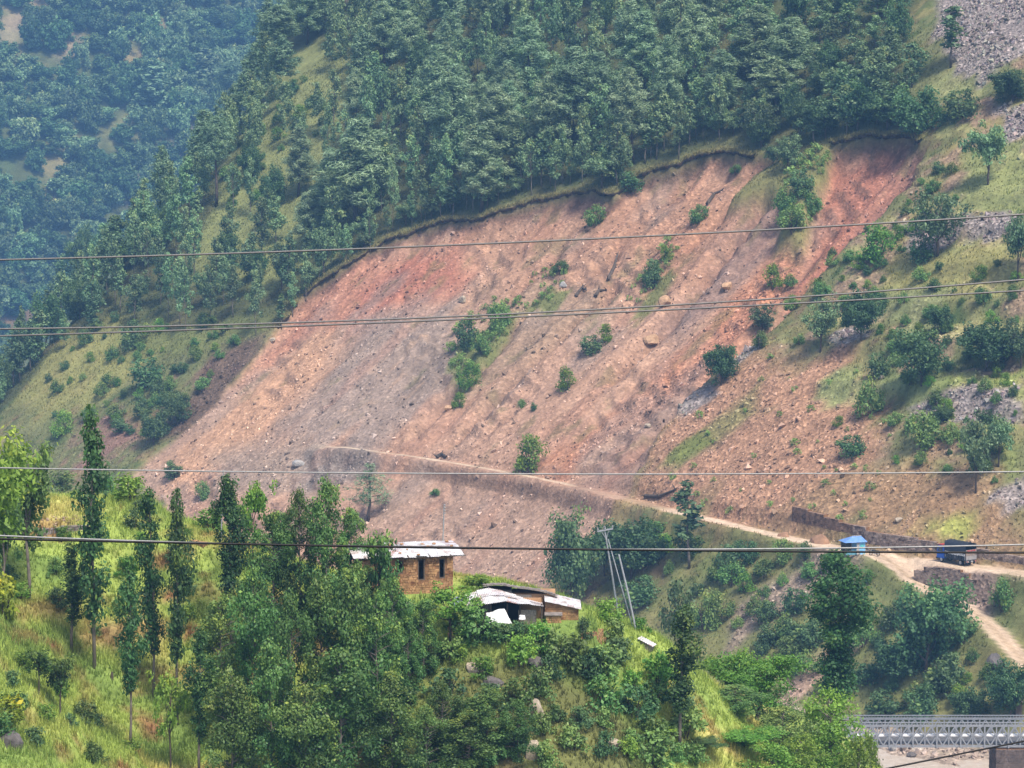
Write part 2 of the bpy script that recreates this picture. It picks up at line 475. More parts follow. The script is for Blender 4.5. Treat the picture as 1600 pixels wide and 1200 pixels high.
# below the road on the right
m = zone([(1060, 850), (1250, 850), (1420, 900), (1600, 930), (1600, 1120), (1300, 1150), (1100, 1100), (1000, 950)], 3, 5, 113); cA = mixm(cA, lin(124, 130, 78) * 0.6, m * 0.55)
m = zone([(1130, 960), (1200, 905), (1290, 860), (1330, 880), (1290, 920), (1200, 975), (1130, 1020)], 2.5, 5, 114); cA = mixm(cA, lin(150, 132, 116) * AL * 0.8, m); stony = np.maximum(stony, 0.8 * m)
m = zone([(1420, 915), (1560, 900), (1545, 960), (1480, 950)], 1.5, 3, 115); cA = mixm(cA, lin(140, 120, 108) * AL * 0.8, m); stony = np.maximum(stony, 0.9 * m)
cA = mixm(cA, lin(166, 140, 122) * AL * 0.85, gul); stony = np.maximum(stony, 0.7 * gul)
# scree of grey-mauve broken stone
SCREE = []
for k, pts in enumerate([[(1455, -30), (1640, -60), (1640, 70), (1560, 110), (1530, 150), (1490, 110), (1470, 60)], [(1560, 175), (1640, 150), (1640, 205), (1580, 215)],
                         [(1400, 355), (1480, 335), (1600, 340), (1600, 365), (1500, 375), (1470, 392), (1410, 390)], [(1420, 630), (1520, 608), (1600, 590), (1600, 640), (1500, 650), (1450, 652)],
                         [(1045, 640), (1080, 612), (1120, 598), (1125, 620), (1085, 645), (1050, 655)], [(1555, 775), (1620, 735), (1620, 800), (1570, 805)],
                         [(1300, 520), (1350, 500), (1360, 530), (1310, 550)], [(1140, 545), (1180, 520), (1195, 540), (1150, 570)],
                         [(1640, 770), (1660, 760), (1660, 790), (1640, 790)]]):
    m = zone(pts, 1.2, 3.5, 140 + k, 4.0); SCREE.append(m)
    cA = mixm(cA, lin(152, 140, 134) * AL * 0.82, m); stony = np.maximum(stony, m)
# forest floor
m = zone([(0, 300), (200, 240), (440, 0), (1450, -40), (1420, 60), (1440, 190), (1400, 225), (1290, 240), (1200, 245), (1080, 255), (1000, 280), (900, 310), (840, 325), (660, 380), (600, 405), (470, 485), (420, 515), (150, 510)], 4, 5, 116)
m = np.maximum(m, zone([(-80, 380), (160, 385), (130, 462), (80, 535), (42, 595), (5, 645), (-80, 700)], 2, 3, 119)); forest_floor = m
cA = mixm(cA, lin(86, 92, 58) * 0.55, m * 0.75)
m = zone([(300, 420), (375, 180), (430, 50), (540, 50), (565, 260), (520, 420), (430, 455)], 4, 8, 117); clearing = m
cA = mixm(cA, lin(142, 146, 92) * 0.6, m * 0.9)
cA = mixm(cA, lin(126, 132, 78) * 0.6, zone([(180, 520), (400, 505), (420, 520), (300, 560), (180, 545)], 3, 4, 118) * 0.8)
# the slide
s = np.broadcast_to(lin(184, 142, 118) * AL, UU.shape + (3,)).copy()
def Z(pts, c, f, na, seed, k=1.0, st=None):
    global s, stony
    m = zone(pts, f, na, seed) * slide * k
    s = mixm(s, lin(*c) * AL, m)
    if st is not None: stony = np.maximum(stony * (1 - m), st * m)
Z([(205, 740), (330, 640), (430, 550), (530, 510), (560, 540), (470, 620), (400, 690), (280, 760)], (198, 150, 118), 4, 6, 201, 0.9)
Z([(430, 540), (470, 470), (600, 392), (740, 345), (740, 400), (640, 470), (520, 510)], (182, 122, 98), 4, 6, 202, 0.85)
Z([(640, 400), (700, 385), (720, 430), (640, 450), (560, 470), (560, 450)], (172, 104, 84), 3, 6, 203, 0.7)
Z([(570, 480), (700, 450), (740, 520), (700, 600), (650, 660), (560, 700), (460, 690), (440, 650), (510, 580)], (150, 134, 126), 5, 9, 204, 0.7)
Z([(600, 505), (700, 480), (735, 520), (715, 590), (640, 590)], (130, 112, 102), 4, 7, 205, 0.6)
Z([(720, 350), (900, 300), (1000, 270), (1100, 245), (1160, 300), (1080, 380), (960, 440), (800, 430)], (176, 132, 106), 5, 8, 206, 0.8)
Z([(760, 430), (900, 420), (960, 460), (820, 560), (720, 640), (690, 600)], (152, 126, 104), 4, 8, 207, 0.7)
Z([(960, 300), (1195, 232), (1215, 290), (1080, 420), (1010, 400)], (176, 126, 98), 4, 6, 208, 0.6)
Z([(1160, 310), (1215, 300), (1225, 340), (1150, 420), (1060, 500), (1040, 470)], (140, 112, 104), 3, 5, 209, 0.7)
Z([(1215, 355), (1262, 350), (1240, 440), (1130, 560), (1000, 650), (880, 735), (850, 715), (960, 620), (1100, 480)], (188, 124, 92), 3.5, 5, 210, 0.85, 0.8)
Z([(1290, 230), (1405, 205), (1445, 225), (1425, 290), (1365, 340), (1310, 392), (1240, 470), (1215, 470), (1265, 350)], (178, 112, 90), 2.5, 4, 211, 0.9)
Z([(1400, 210), (1452, 225), (1430, 295), (1370, 345), (1300, 400), (1240, 480), (1215, 500), (1300, 380)], (150, 108, 96), 2, 4, 212, 0.7)  # right wall of the scar: its shade painted into the soil colour
Z([(1225, 500), (1150, 560), (1085, 615), (1030, 680), (985, 770), (900, 740), (1000, 660), (1130, 560)], (158, 122, 108), 4, 6, 213, 0.8, 0.5)
Z([(560, 760), (660, 730), (830, 760), (960, 790), (900, 860), (840, 930), (600, 900)], (170, 138, 120), 4, 6, 214, 0.7)
Z([(330, 700), (480, 690), (520, 720), (480, 780), (350, 760)], (158, 136, 122), 4, 6, 215, 0.8, 0.4)
Z([(480, 705), (620, 712), (600, 735), (470, 750)], (128, 118, 114), 2, 4, 216, 0.8, 0.8)
s = mixm(s, lin(134, 102, 86) * AL, sstep(0.18, 0.55, streak) * 0.18)
s = mixm(s, lin(206, 160, 124) * AL, sstep(0.2, 0.6, -streak * 0.6 + 0.5 * n2) * 0.28)
s = mixm(s, lin(178, 112, 84) * AL, sstep(0.15, 0.6, fbm(UU / 16, VV / 7, 3, 217)) * 0.22)
s = mixm(s, lin(150, 130, 120) * AL, sstep(0.1, 0.5, fbm(UU / 18, VV / 13, 3, 218)) * 0.5)
s = mixm(s, lin(122, 118, 74) * 0.62, sstep(0.3, 0.5, fbm(UU / 6, VV / 4, 4, 219)) * 0.45 * sstep(-150, -40, -VV) * sstep(0, 20, UU))   # thin weeds
s = mixm(s, lin(150, 108, 88) * AL * 0.85, gullyness * 0.45)
s = mixm(s, lin(142, 112, 98) * AL * 0.85, ledge * sstep(0.7, 0.8, lf_) * 0.5)
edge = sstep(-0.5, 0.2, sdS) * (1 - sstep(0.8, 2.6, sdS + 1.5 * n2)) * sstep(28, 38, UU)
s = mixm(s, lin(104, 76, 66) * 0.6, edge * 0.7)                       # darker band along the scarp just under the lip
cA = cA * 1.22
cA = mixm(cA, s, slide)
lip = sstep(-3.2, -0.6, sdS) * (1 - sstep(-0.4, 0.4, sdS)) * sstep(15, 40, UU)
cA = mixm(cA, lin(136, 132, 88) * 0.6, lip * 0.7)
m = sstep(-1.5, 1.0, sdI); cA = mixm(cA, lin(150, 144, 92) * 0.62, m * 0.7)
stony = np.maximum(stony, slide * (0.45 + 0.25 * n1))
# green strips on the slide
GREEN = []
for k, pts in enumerate([[(980, 470), (1005, 430), (1045, 382), (1055, 395), (1015, 450), (990, 475)], [(700, 560), (715, 520), (770, 470), (810, 470), (800, 505), (750, 545), (730, 590)],
                         [(810, 460), (850, 425), (890, 430), (870, 460), (830, 475)], [(1040, 715), (1100, 675), (1120, 685), (1060, 730)]]):
    m = zone(pts, 1.0, 2.5, 160 + k, 3.0); GREEN.append(m); cA = mixm(cA, lin(128, 138, 74) * 0.6, m * 0.85); stony *= (1 - 0.7 * m)
# dirt road and track
rc = lin(216, 190, 164) * AL * 1.05
cA = mixm(cA, rc * (1 + 0.10 * fbm(UU, VV / 5, 3, 91))[..., None], np.clip(road_m, 0, 1) * np.clip(0.9 - 0.75 * sstep(-104, -96, VV) * (1 - sstep(-72, -62, VV)) - 0.3 * sstep(0.0, 0.5, fbm(UU / 5, VV / 7, 3, 92)), 0, 1))
cA = mixm(cA, lin(196, 172, 148) * AL, track_m)
cA = mixm(cA, lin(164, 140, 104) * 0.7, track_m * (1 - sstep(0.1, 0.5, np.abs(dT))) * 0.6)
stony *= (1 - 0.8 * np.clip(road_m + track_m, 0, 1))
below = (1 - sstep(-bench_w - 0.7, -bench_w - 0.2, du)) * sstep(-bench_w - 2.2, -bench_w - 1.4, du) * endl * (1 - sstep(-95, -80, VV)) 
cA = mixm(cA, lin(120, 94, 80) * 0.75, below * 0.6 * sstep(-148, -138, VV))
m = sstep(0.1, 0.8, (RIVER_Z + 0.9 - ZZ) + 0.0); cA = mixm(cA, lin(170, 152, 136) * AL, m); stony = np.maximum(stony, 0.8 * m)
_g = cA.mean(-1, keepdims=True); cA = np.where(slide[..., None] > 0.5, cA * np.array([0.86, 0.88, 0.83]) + _g * np.array([0.11, 0.11, 0.11]), cA)
cA *= (1 + 0.10 * fbm(UU / 1.4, VV / 1.4, 3, 95))[..., None]
cA = np.clip(cA, 0.01, 0.9)

def ground_mat(name, stone_scale=0.55, bump=0.5, along=None):
    m, nt, out = new_mat(name)
    col = N(nt, 'ShaderNodeAttribute', attribute_name='Col').outputs['Color']
    msk = N(nt, 'ShaderNodeSeparateColor'); nt.links.new(N(nt, 'ShaderNodeAttribute', attribute_name='Mask').outputs['Color'], msk.inputs[0])
    pos = N(nt, 'ShaderNodeNewGeometry').outputs['Position']
    fine = noise(nt, pos, 1.1, 6, 0.68)
    c = mixrgb(nt, 'MULTIPLY', 1.0, col, ramp(nt, fine, [(0.25, 0.62), (0.5, 1.0), (0.78, 1.30)]))
    mid = noise(nt, pos, 0.22, 4, 0.6)
    c = mixrgb(nt, 'MULTIPLY', 1.0, c, ramp(nt, mid, [(0.3, 0.84), (0.7, 1.12)]))
    vo = N(nt, 'ShaderNodeTexVoronoi', i_Scale=stone_scale * 3.2); nt.links.new(pos, vo.inputs['Vector'])
    rnd = N(nt, 'ShaderNodeSeparateColor'); nt.links.new(vo.outputs['Color'], rnd.inputs[0])
    st = ramp(nt, rnd.outputs[0], [(0.0, 0.55), (0.5, 0.95), (0.85, 1.15), (1.0, 1.75)])
    c = mixrgb(nt, 'MULTIPLY', msk.outputs[0], c, st)
    b = N(nt, 'ShaderNodeBsdfPrincipled', i_Roughness=0.95)
    b.inputs['Specular IOR Level'].default_value = 0.1
    nt.links.new(c, b.inputs['Base Color'])
    ht = N(nt, 'ShaderNodeMath', operation='ADD')
    nt.links.new(fine, ht.inputs[0])
    mv = N(nt, 'ShaderNodeMath', operation='MULTIPLY'); nt.links.new(vo.outputs['Distance'], mv.inputs[0]); nt.links.new(msk.outputs[0], mv.inputs[1])
    nt.links.new(mv.outputs[0], ht.inputs[1])
    bp = N(nt, 'ShaderNodeBump', i_Strength=bump, i_Distance=0.45)
    nt.links.new(ht.outputs[0], bp.inputs['Height'])
    nt.links.new(bp.outputs[0], b.inputs['Normal'])
    nt.links.new(b.outputs[0], out.inputs[0])
    return m
M_GROUND = ground_mat('hillside_ground')

def grid_faces(nu, nv):
    i, j = np.meshgrid(np.arange(nu - 1), np.arange(nv - 1), indexing='ij')
    a = (i * nv + j).ravel()
    return np.stack([a, a + nv, a + nv + 1, a + 1], 1)
def terrain(name, X, Y, Zv, col, stn, label=None):
    F = grid_faces(*X.shape)
    me = np_mesh(name, np.stack([X.ravel(), Y.ravel(), Zv.ravel()], 1), F, M_GROUND, True, col.reshape(-1, 3),
                 np.stack([np.clip(stn, 0, 1).ravel(), np.zeros(X.size), np.zeros(X.size)], 1))
    # make sure the faces look up
    o = link(name, me)
    if me.polygons[len(me.polygons) // 2].normal.z < 0: me.flip_normals()
    return tag(o, label, None, None, 'structure')
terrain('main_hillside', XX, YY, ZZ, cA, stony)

# ================================================================ the far mountain
BS, BC = math.sin(R(-25)), math.cos(R(-25))
BK = 1.75                                  # the far mountain stands well behind the main hillside
def hB_base(X, Y):
    return 100.0 + BK * (hB_shape(np.asarray(X, float) / BK, np.asarray(Y, float) / BK) - 100.0)
def hB_shape(X, Y):
    w = BC * (Y - 850) + BS * (X + 139)
    return 14.0 + 0.75 * w + 9 * fbm(X / 70, Y / 90, 3, 301) + 4 * fbm(X / 22, Y / 30, 3, 302)
bx = np.arange(-330, 60, 2.6) * BK; by = np.arange(780, 1330, 2.6) * BK
BX, BY = np.meshgrid(bx, by, indexing='ij')
BZ = hB_base(BX, BY)
hB = hB_base
cB = np.broadcast_to(lin(96, 104, 62) * 0.6, BX.shape + (3,)).copy()
nb = fbm(BX / 24, BY / 31, 4, 303)
cB = mixm(cB, lin(150, 146, 92) * 0.62, sstep(0.05, 0.45, nb) * 0.7)
cB = mixm(cB, lin(150, 118, 96) * 0.7, sstep(0.2, 0.5, fbm(BX / 21, BY / 25, 3, 304)) * 0.7)
def zoneB(pts, f, na, seed):
    g = hit([p[0] for p in pts], [p[1] for p in pts], hB_base, 1100, 2450)
    return sstep(-f * BK, f * BK, sdpoly(BX, BY, g[:, :2]) + 0.5 * BK + 2.0 * na * BK * fbm(BX / 21, BY / 21, 3, seed))
CLEAR_B = [[(200, 285), (240, 240), (300, 212), (306, 235), (262, 275), (215, 310)], [(165, 205), (205, 165), (228, 200), (215, 222), (180, 220)], [(5, 10), (60, 5), (65, 45), (20, 60)], [(95, 60), (118, 60), (112, 82), (92, 80)], [(50, 100), (78, 100), (70, 120), (48, 112)], [(210, 60), (250, 40), (270, 60), (240, 75)],
           [(105, 215), (140, 200), (140, 245), (105, 250)], [(65, 265), (100, 235), (105, 260), (70, 290)], [(200, 95), (230, 85), (215, 105)], [(150, 10), (185, 5), (178, 40), (155, 45)], [(-2, 60), (20, 65), (12, 95), (-5, 90)]]
clearB = np.zeros(BX.shape)
for k, p in enumerate(CLEAR_B):
    m = zoneB(p, 3, 4, 310 + k); clearB = np.maximum(clearB, m)
    cB = mixm(cB, lin(*[(158, 140, 150), (150, 148, 98), (158, 140, 112), (152, 136, 108), (156, 146, 104), (154, 138, 100), (146, 128, 108), (146, 134, 92), (168, 150, 104), (156, 136, 110), (150, 140, 106)][k]) * 0.66, m)
cB = cB * (1 + 0.30 * fbm(BX / 6, BY / 8, 3, 330) + 0.2 * fbm(BX / 18, BY / 18, 2, 331))[..., None]
cB = mixm(cB, lin(92, 110, 66) * 0.6, sstep(0.05, 0.4, fbm(BX / 9, BY / 12, 3, 332)) * 0.7)
stB = 0.3 * np.ones(BX.shape)
terrain('far_mountain', BX, BY, BZ, np.clip(cB, 0.01, 0.9), stB)

# ================================================================ the near spur with the houses
CPX = [(0, 768, 236), (100, 764, 234), (200, 776, 231), (310, 815, 227), (420, 855, 222), (550, 888, 216), (640, 925, 208), (760, 978, 204), (905, 985, 206), (1000, 990, 212), (1080, 998, 212),
       (1150, 1085, 213), (1230, 1210, 216), (-150, 760, 236), (-150, 960, 190), (-150, 1200, 170),
       (0, 960, 197), (0, 1200, 177), (100, 900, 222), (100, 1050, 206), (100, 1200, 189), (200, 950, 221), (203, 1170, 207), (330, 1000, 215), (330, 1200, 205), (450, 1000, 211), (450, 1200, 201),
       (600, 1010, 205), (600, 1200, 197), (700, 1010, 202.5), (760, 1060, 200), (760, 1200, 195), (840, 1060, 200), (840, 1200, 196), (930, 1040, 204), (950, 1200, 198), (1050, 1110, 207), (1050, 1200, 203), (1130, 1160, 210)]
cp = np.array([at_depth(a, b, d) for a, b, d in CPX])
back = [(-45, 262, 55), (-30, 262, 53), (-12, 250, 51), (-12, 228, 57), (-3, 226, 56.5), (5, 222, 56.0), (12, 232, 51.5), (33, 290, 34), (60, 215, 8), (62, 300, 4), (44, 225, 22), (46, 285, 20), (20, 300, 34), (-10, 280, 40), (-40, 290, 42), (0, 120, 10), (-30, 120, 25), (40, 140, 5), (-60, 140, 40), (75, 160, 4), (-70, 250, 62), (-70, 320, 40), (0, 330, 24), (80, 340, 8)]
cp = np.vstack([cp, np.array(back, float)])
def tps_fit(P, z, lam=0.3):
    n = len(P)
    d = np.hypot(P[:, None, 0] - P[None, :, 0], P[:, None, 1] - P[None, :, 1])
    K = np.where(d > 0, d ** 2 * np.log(d + 1e-9), 0) + lam * n * np.eye(n)
    A = np.zeros((n + 3, n + 3)); A[:n, :n] = K
    Q = np.c_[np.ones(n), P]; A[:n, n:] = Q; A[n:, :n] = Q.T
    return np.linalg.solve(A, np.r_[z, 0, 0, 0])
_cw = tps_fit(cp[:, :2] / 10, cp[:, 2], 0.02)
def hC_base(X, Y):
    X = np.asarray(X, float); Y = np.asarray(Y, float)
    r = _cw[-3] + _cw[-2] * X / 10 + _cw[-1] * Y / 10
    for (px_, py_), w in zip(cp[:, :2] / 10, _cw[:-3]):
        d2 = (X / 10 - px_) ** 2 + (Y / 10 - py_) ** 2
        r = r + w * 0.5 * d2 * np.log(d2 + 1e-12)
    return r
cx = np.arange(-66, 84, 0.5); cy = np.arange(130, 336, 0.5)
CX, CY = np.meshgrid(cx, cy, indexing='ij')
CZ = hC_base(CX, CY)
tl = 1 - sstep(-14, -4, CX)                                 # old field terraces on the left
tq = (CZ + 0.7 * fbm(CX / 9, CY / 9, 2, 401)) / 2.3
tfr = tq - np.floor(tq)
CZ += tl * 1.1 * (sstep(0.6, 0.95, tfr) - tfr)
CZ += 0.45 * fbm(CX / 5, CY / 5, 3, 402) + 0.18 * fbm(CX / 1.3, CY / 1.3, 2, 403)
def level(x0, x1, y0, y1, z, f=1.5):                        # level a building's plot
    global CZ
    d = np.maximum(np.maximum(x0 - CX, CX - x1), np.maximum(y0 - CY, CY - y1))
    m = 1 - sstep(0, f, d)
    CZ = CZ * (1 - m) + z * m
HZ = at_depth(690, 932, 208)[2]
level(-10.6, -3.6, 208.3, 214.0, HZ, 1.2)
SZ = at_depth(790, 978, 204)[2]
level(-3.6, 5.6, 204.2, 209.5, SZ, 1.3)
def gridC(field):
    def f(X, Y):
        X = np.asarray(X, float); Y = np.asarray(Y, float)
        a = np.clip((X - cx[0]) / 0.5, 0, len(cx) - 1.001); b = np.clip((Y - cy[0]) / 0.5, 0, len(cy) - 1.001)
        i = a.astype(int); j = b.astype(int); a = a - i; b = b - j
        return (field[i, j] * (1 - a) + field[i + 1, j] * a) * (1 - b) + (field[i, j + 1] * (1 - a) + field[i + 1, j + 1] * a) * b
    return f
hC = gridC(CZ)
nc1 = fbm(CX / 6, CY / 6, 4, 411); nc2 = fbm(CX / 2, CY / 2, 3, 412)
cC = np.broadcast_to(lin(164, 182, 92) * 0.70, CX.shape + (3,)).copy()
cC = mixm(cC, lin(206, 190, 120) * 0.76, sstep(0.1, 0.6, nc1) * 0.8)
cC = mixm(cC, lin(126, 152, 78) * 0.68, sstep(0.0, 0.5, -nc1 + 0.3 * nc2) * 0.8)
earthC = sstep(0.62, 0.8, tfr) * (1 - sstep(0.95, 1.0, tfr)) * tl * sstep(-0.2, 0.3, nc2 + nc1)
cC = mixm(cC, lin(168, 120, 88) * 0.6, np.clip(earthC * 0.55 + sstep(0.36, 0.55, nc2) * 0.5, 0, 1))
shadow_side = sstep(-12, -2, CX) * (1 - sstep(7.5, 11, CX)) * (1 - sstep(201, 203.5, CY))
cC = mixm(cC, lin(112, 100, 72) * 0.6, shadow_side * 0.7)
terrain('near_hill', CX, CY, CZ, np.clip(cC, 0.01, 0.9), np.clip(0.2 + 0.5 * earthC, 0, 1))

# ================================================================ the river and its valley floor
M_WATER, nt, out = new_mat('silty_river_water')
b = N(nt, 'ShaderNodeBsdfPrincipled', i_Roughness=0.25)
b.inputs['Base Color'].default_value = (*(lin(200, 186, 170) * 0.8), 1)
pos = N(nt, 'ShaderNodeNewGeometry').outputs['Position']
bp = N(nt, 'ShaderNodeBump', i_Strength=0.35, i_Distance=0.25)
nt.links.new(noise(nt, pos, 1.2, 5, 0.6, 0.8), bp.inputs['Height'])
nt.links.new(bp.outputs[0], b.inputs['Normal'])
nt.links.new(mixrgb(nt, 'MIX', ramp(nt, noise(nt, pos, 0.5, 4), [(0.45, 0.0), (0.7, 0.5)]), lin(196, 180, 164) * 0.8, lin(226, 216, 206) * 0.8), b.inputs['Base Color'])
nt.links.new(b.outputs[0], out.inputs[0])
gx, gy = np.meshgrid(np.linspace(-160, 140, 40), np.linspace(300, 640, 40), indexing='ij')
o = link('river', np_mesh('river', np.stack([gx.ravel(), gy.ravel(), np.full(gx.size, RIVER_Z - 0.1)], 1), grid_faces(40, 40), M_WATER, True))
if o.data.polygons[0].normal.z < 0: o.data.flip_normals()
tag(o, None, None, None, 'structure')
# ================================================================ leaves, bark, crowns
def leaf_mat(name, dark, mid, young, translucent=0.28, objvar=0.30):
    m, nt, out = new_mat(name)
    at = N(nt, 'ShaderNodeSeparateColor'); nt.links.new(N(nt, 'ShaderNodeAttribute', attribute_name='Col').outputs['Color'], at.inputs[0])
    c = mixrgb(nt, 'MIX', at.outputs[0], dark, mid)
    c = mixrgb(nt, 'MIX', at.outputs[1], c, young)
    oi = N(nt, 'ShaderNodeObjectInfo')
    c = mixrgb(nt, 'MULTIPLY', 1.0, c, ramp(nt, oi.outputs['Random'], [(0.0, 1 - objvar), (0.45, 1.0), (1.0, 1 + objvar)]))
    hs = N(nt, 'ShaderNodeHueSaturation')
    mm = N(nt, 'ShaderNodeMath', operation='MULTIPLY_ADD', i_1=37.31, i_2=0.0); nt.links.new(oi.outputs['Random'], mm.inputs[0])
    fr = N(nt, 'ShaderNodeMath', operation='FRACT'); nt.links.new(mm.outputs[0], fr.inputs[0])
    mr = N(nt, 'ShaderNodeMapRange', i_3=0.475, i_4=0.525); nt.links.new(fr.outputs[0], mr.inputs[0])
    nt.links.new(mr.outputs[0], hs.inputs['Hue']); nt.links.new(c, hs.inputs['Color'])
    c = hs.outputs[0]
    b = N(nt, 'ShaderNodeBsdfPrincipled', i_Roughness=0.55)
    b.inputs['Specular IOR Level'].default_value = 0.05 if 'pine' in name else 0.3
    nt.links.new(c, b.inputs['Base Color'])
    t = N(nt, 'ShaderNodeBsdfTranslucent'); nt.links.new(mixrgb(nt, 'MULTIPLY', 1.0, c, (1.15, 1.25, 0.7)), t.inputs[0])
    ms = N(nt, 'ShaderNodeMixShader', i_0=translucent)
    nt.links.new(b.outputs[0], ms.inputs[1]); nt.links.new(t.outputs[0], ms.inputs[2]); nt.links.new(ms.outputs[0], out.inputs[0])
    return m
L_SAL = leaf_mat('sal_leaves', (0.026, 0.066, 0.022), (0.120, 0.240, 0.064), (0.260, 0.338, 0.058))
L_SALD = leaf_mat('dark_sal_leaves', (0.016, 0.045, 0.016), (0.072, 0.160, 0.046), (0.20, 0.28, 0.05), objvar=0.2)
L_FOREST = leaf_mat('forest_leaves', (0.040, 0.086, 0.044), (0.235, 0.365, 0.175), (0.273, 0.312, 0.091), objvar=0.42)
L_PINE = leaf_mat('pine_needles', (0.110, 0.185, 0.095), (0.330, 0.440, 0.265), (0.260, 0.325, 0.156), 0.2, 0.16)
L_DARK = leaf_mat('dark_bush_leaves', (0.035, 0.081, 0.035), (0.098, 0.182, 0.070), (0.169, 0.247, 0.065), objvar=0.32)
L_BRIGHT = leaf_mat('bright_green_leaves', (0.068, 0.150, 0.027), (0.188, 0.345, 0.053), (0.338, 0.442, 0.065), 0.35)
L_BUSH = leaf_mat('shrub_leaves', (0.063, 0.131, 0.038), (0.166, 0.289, 0.079), (0.286, 0.325, 0.078), objvar=0.4)
L_YEL = leaf_mat('yellowing_leaves', (0.138, 0.196, 0.023), (0.345, 0.414, 0.034), (0.620, 0.494, 0.039), 0.3)
BARK = simple_mat('bark', (0.085, 0.065, 0.052), 0.9, var=0.4, scale=2.0, bump=0.5)
BARK_PALE = simple_mat('pale_bark', (0.17, 0.145, 0.12), 0.9, var=0.4, scale=1.5, bump=0.5, dirt=(0.07, 0.055, 0.045))

def leaves(clusters, L, W, rng, upb=0.55, young=0.05, droop=0.0, topyoung=0.0):
    """clusters: rows (x, y, z, rx, rz, n) -> leaf blades spread through each cluster"""
    C = np.asarray(clusters, float)
    idx = np.repeat(np.arange(len(C)), C[:, 5].astype(int))
    n = len(idx)
    d = rng.normal(size=(n, 3)); d /= np.linalg.norm(d, axis=1)[:, None]
    r = rng.random(n) ** (1 / 2.3)
    off = d * r[:, None] * np.stack([C[idx, 3], C[idx, 3], C[idx, 4]], 1)
    off *= rng.lognormal(0, 0.12, (n, 1))
    P = C[idx, :3] + off
    nor = d * 0.7 + np.array([0, 0, upb]) + rng.normal(size=(n, 3)) * 0.55
    nor /= np.linalg.norm(nor, axis=1)[:, None]
    t = rng.normal(size=(n, 3)); t[:, 2] -= droop
    a = t - nor * (t * nor).sum(1)[:, None]; a /= np.linalg.norm(a, axis=1)[:, None]
    b = np.cross(nor, a)
    s = rng.lognormal(0, 0.25, (n, 1))
    V = np.stack([P - a * L * 0.5 * s, P + b * W * 0.5 * s - a * L * 0.06 * s, P + a * L * 0.5 * s, P - b * W * 0.5 * s - a * L * 0.06 * s], 1).reshape(-1, 3)
    F = np.arange(4 * n).reshape(n, 4)
    cr = rng.random(len(C))
    c0 = np.clip(0.15 + 0.5 * rng.random(n) + 0.55 * (cr[idx] - 0.4), 0, 1)
    zt = (P[:, 2] - P[:, 2].min()) / (np.ptp(P[:, 2]) + 1e-6)
    yc = (rng.random(len(C)) < young)[idx]
    c1 = np.clip(yc * 0.7 * rng.random(n) + (rng.random(n) < 0.03) * 0.6 + topyoung * zt ** 3 * rng.random(n), 0, 1)
    return V, F, np.stack([c0, c1, np.zeros(n)], 1)

def crown_mesh(name, clusters, L, W, mat, seed, **k):
    V, F, c = leaves(clusters, L, W, np.random.default_rng(seed), **k)
    return np_mesh(name, V, F, mat, False, fcol=c)

def wobble_path(H, rng, lean=0.03, n=7):
    pts = []; x = y = 0.0
    for i in range(n):
        pts.append((x, y, H * i / (n - 1))); x += rng.normal() * lean * H / n * 2; y += rng.normal() * lean * H / n * 2
    return pts
def on_path(pts, z):
    zs = [p[2] for p in pts]
    return np.array([np.interp(z, zs, [p[0] for p in pts]), np.interp(z, zs, [p[1] for p in pts]), z])

class Proto:
    def __init__(s, crown, trunk, H, W): s.crown, s.trunk, s.H, s.W = crown, trunk, H, W

def finish(cl, tr, H, L, W_, mat, bark, seed, lk):
    crown = crown_mesh('crown', cl, L, W_, mat, seed, **lk)
    v = np.array(cl)
    wid = 2 * np.percentile(np.hypot(v[:, 0], v[:, 1]) + v[:, 3] * 0.8, 85)
    return Proto(crown, tr.build('trunk', bark, mesh_only=True, smooth=True), H, wid)

def slender(H, base, rad, seed, nclus=28, per=110, L=0.34, W=0.21, mat=None, bark=None, cr=(0.55, 1.0), gap=0.35, tr_r=0.16, pointy=0.6, top=0.0, lk={}):
    """tall narrow tree with leaf clumps close round its stem"""
    rng = np.random.default_rng(seed); tp = wobble_path(H * 0.97, rng)
    tr = MB().tube(tp, [tr_r * (1 - 0.85 * i / 6) for i in range(7)], 7)
    cl = []
    for k in range(nclus):
        t = base + (1 - base) * ((k + rng.random()) / nclus)
        prof = (0.55 + 0.75 * math.sin(math.pi * min(1, (t - base) / (1 - base) * 0.9 + 0.12)) ** 0.8) * (1 - 0.75 * max(0, (t - 0.8) / 0.2) * pointy)
        if top: prof *= (1 - top) + 1.6 * top * sstep(0.5, 0.72, t)
        if rng.random() < gap * 0.5: prof *= 0.45
        a = rng.random() * 2 * math.pi; rr = rad * prof * rng.uniform(0.25, 1.0)
        p = on_path(tp, t * H * 0.97); q = p + np.array([math.cos(a) * rr, math.sin(a) * rr, rng.uniform(-0.1, 0.5)])
        if rr > 0.35: tr.tube([p - np.array([0, 0, 0.5]), (p + q) / 2 + np.array([0, 0, -0.1]), q], [tr_r * 0.35, tr_r * 0.22, tr_r * 0.1], 4, False)
        c = rng.uniform(*cr) * (0.7 + 0.3 * prof)
        cl.append((*q, c, c * 0.85, int(per * c ** 1.6) + 6))
    return finish(cl, tr, H, L, W, mat or L_SAL, bark or BARK_PALE, seed + 1, lk)

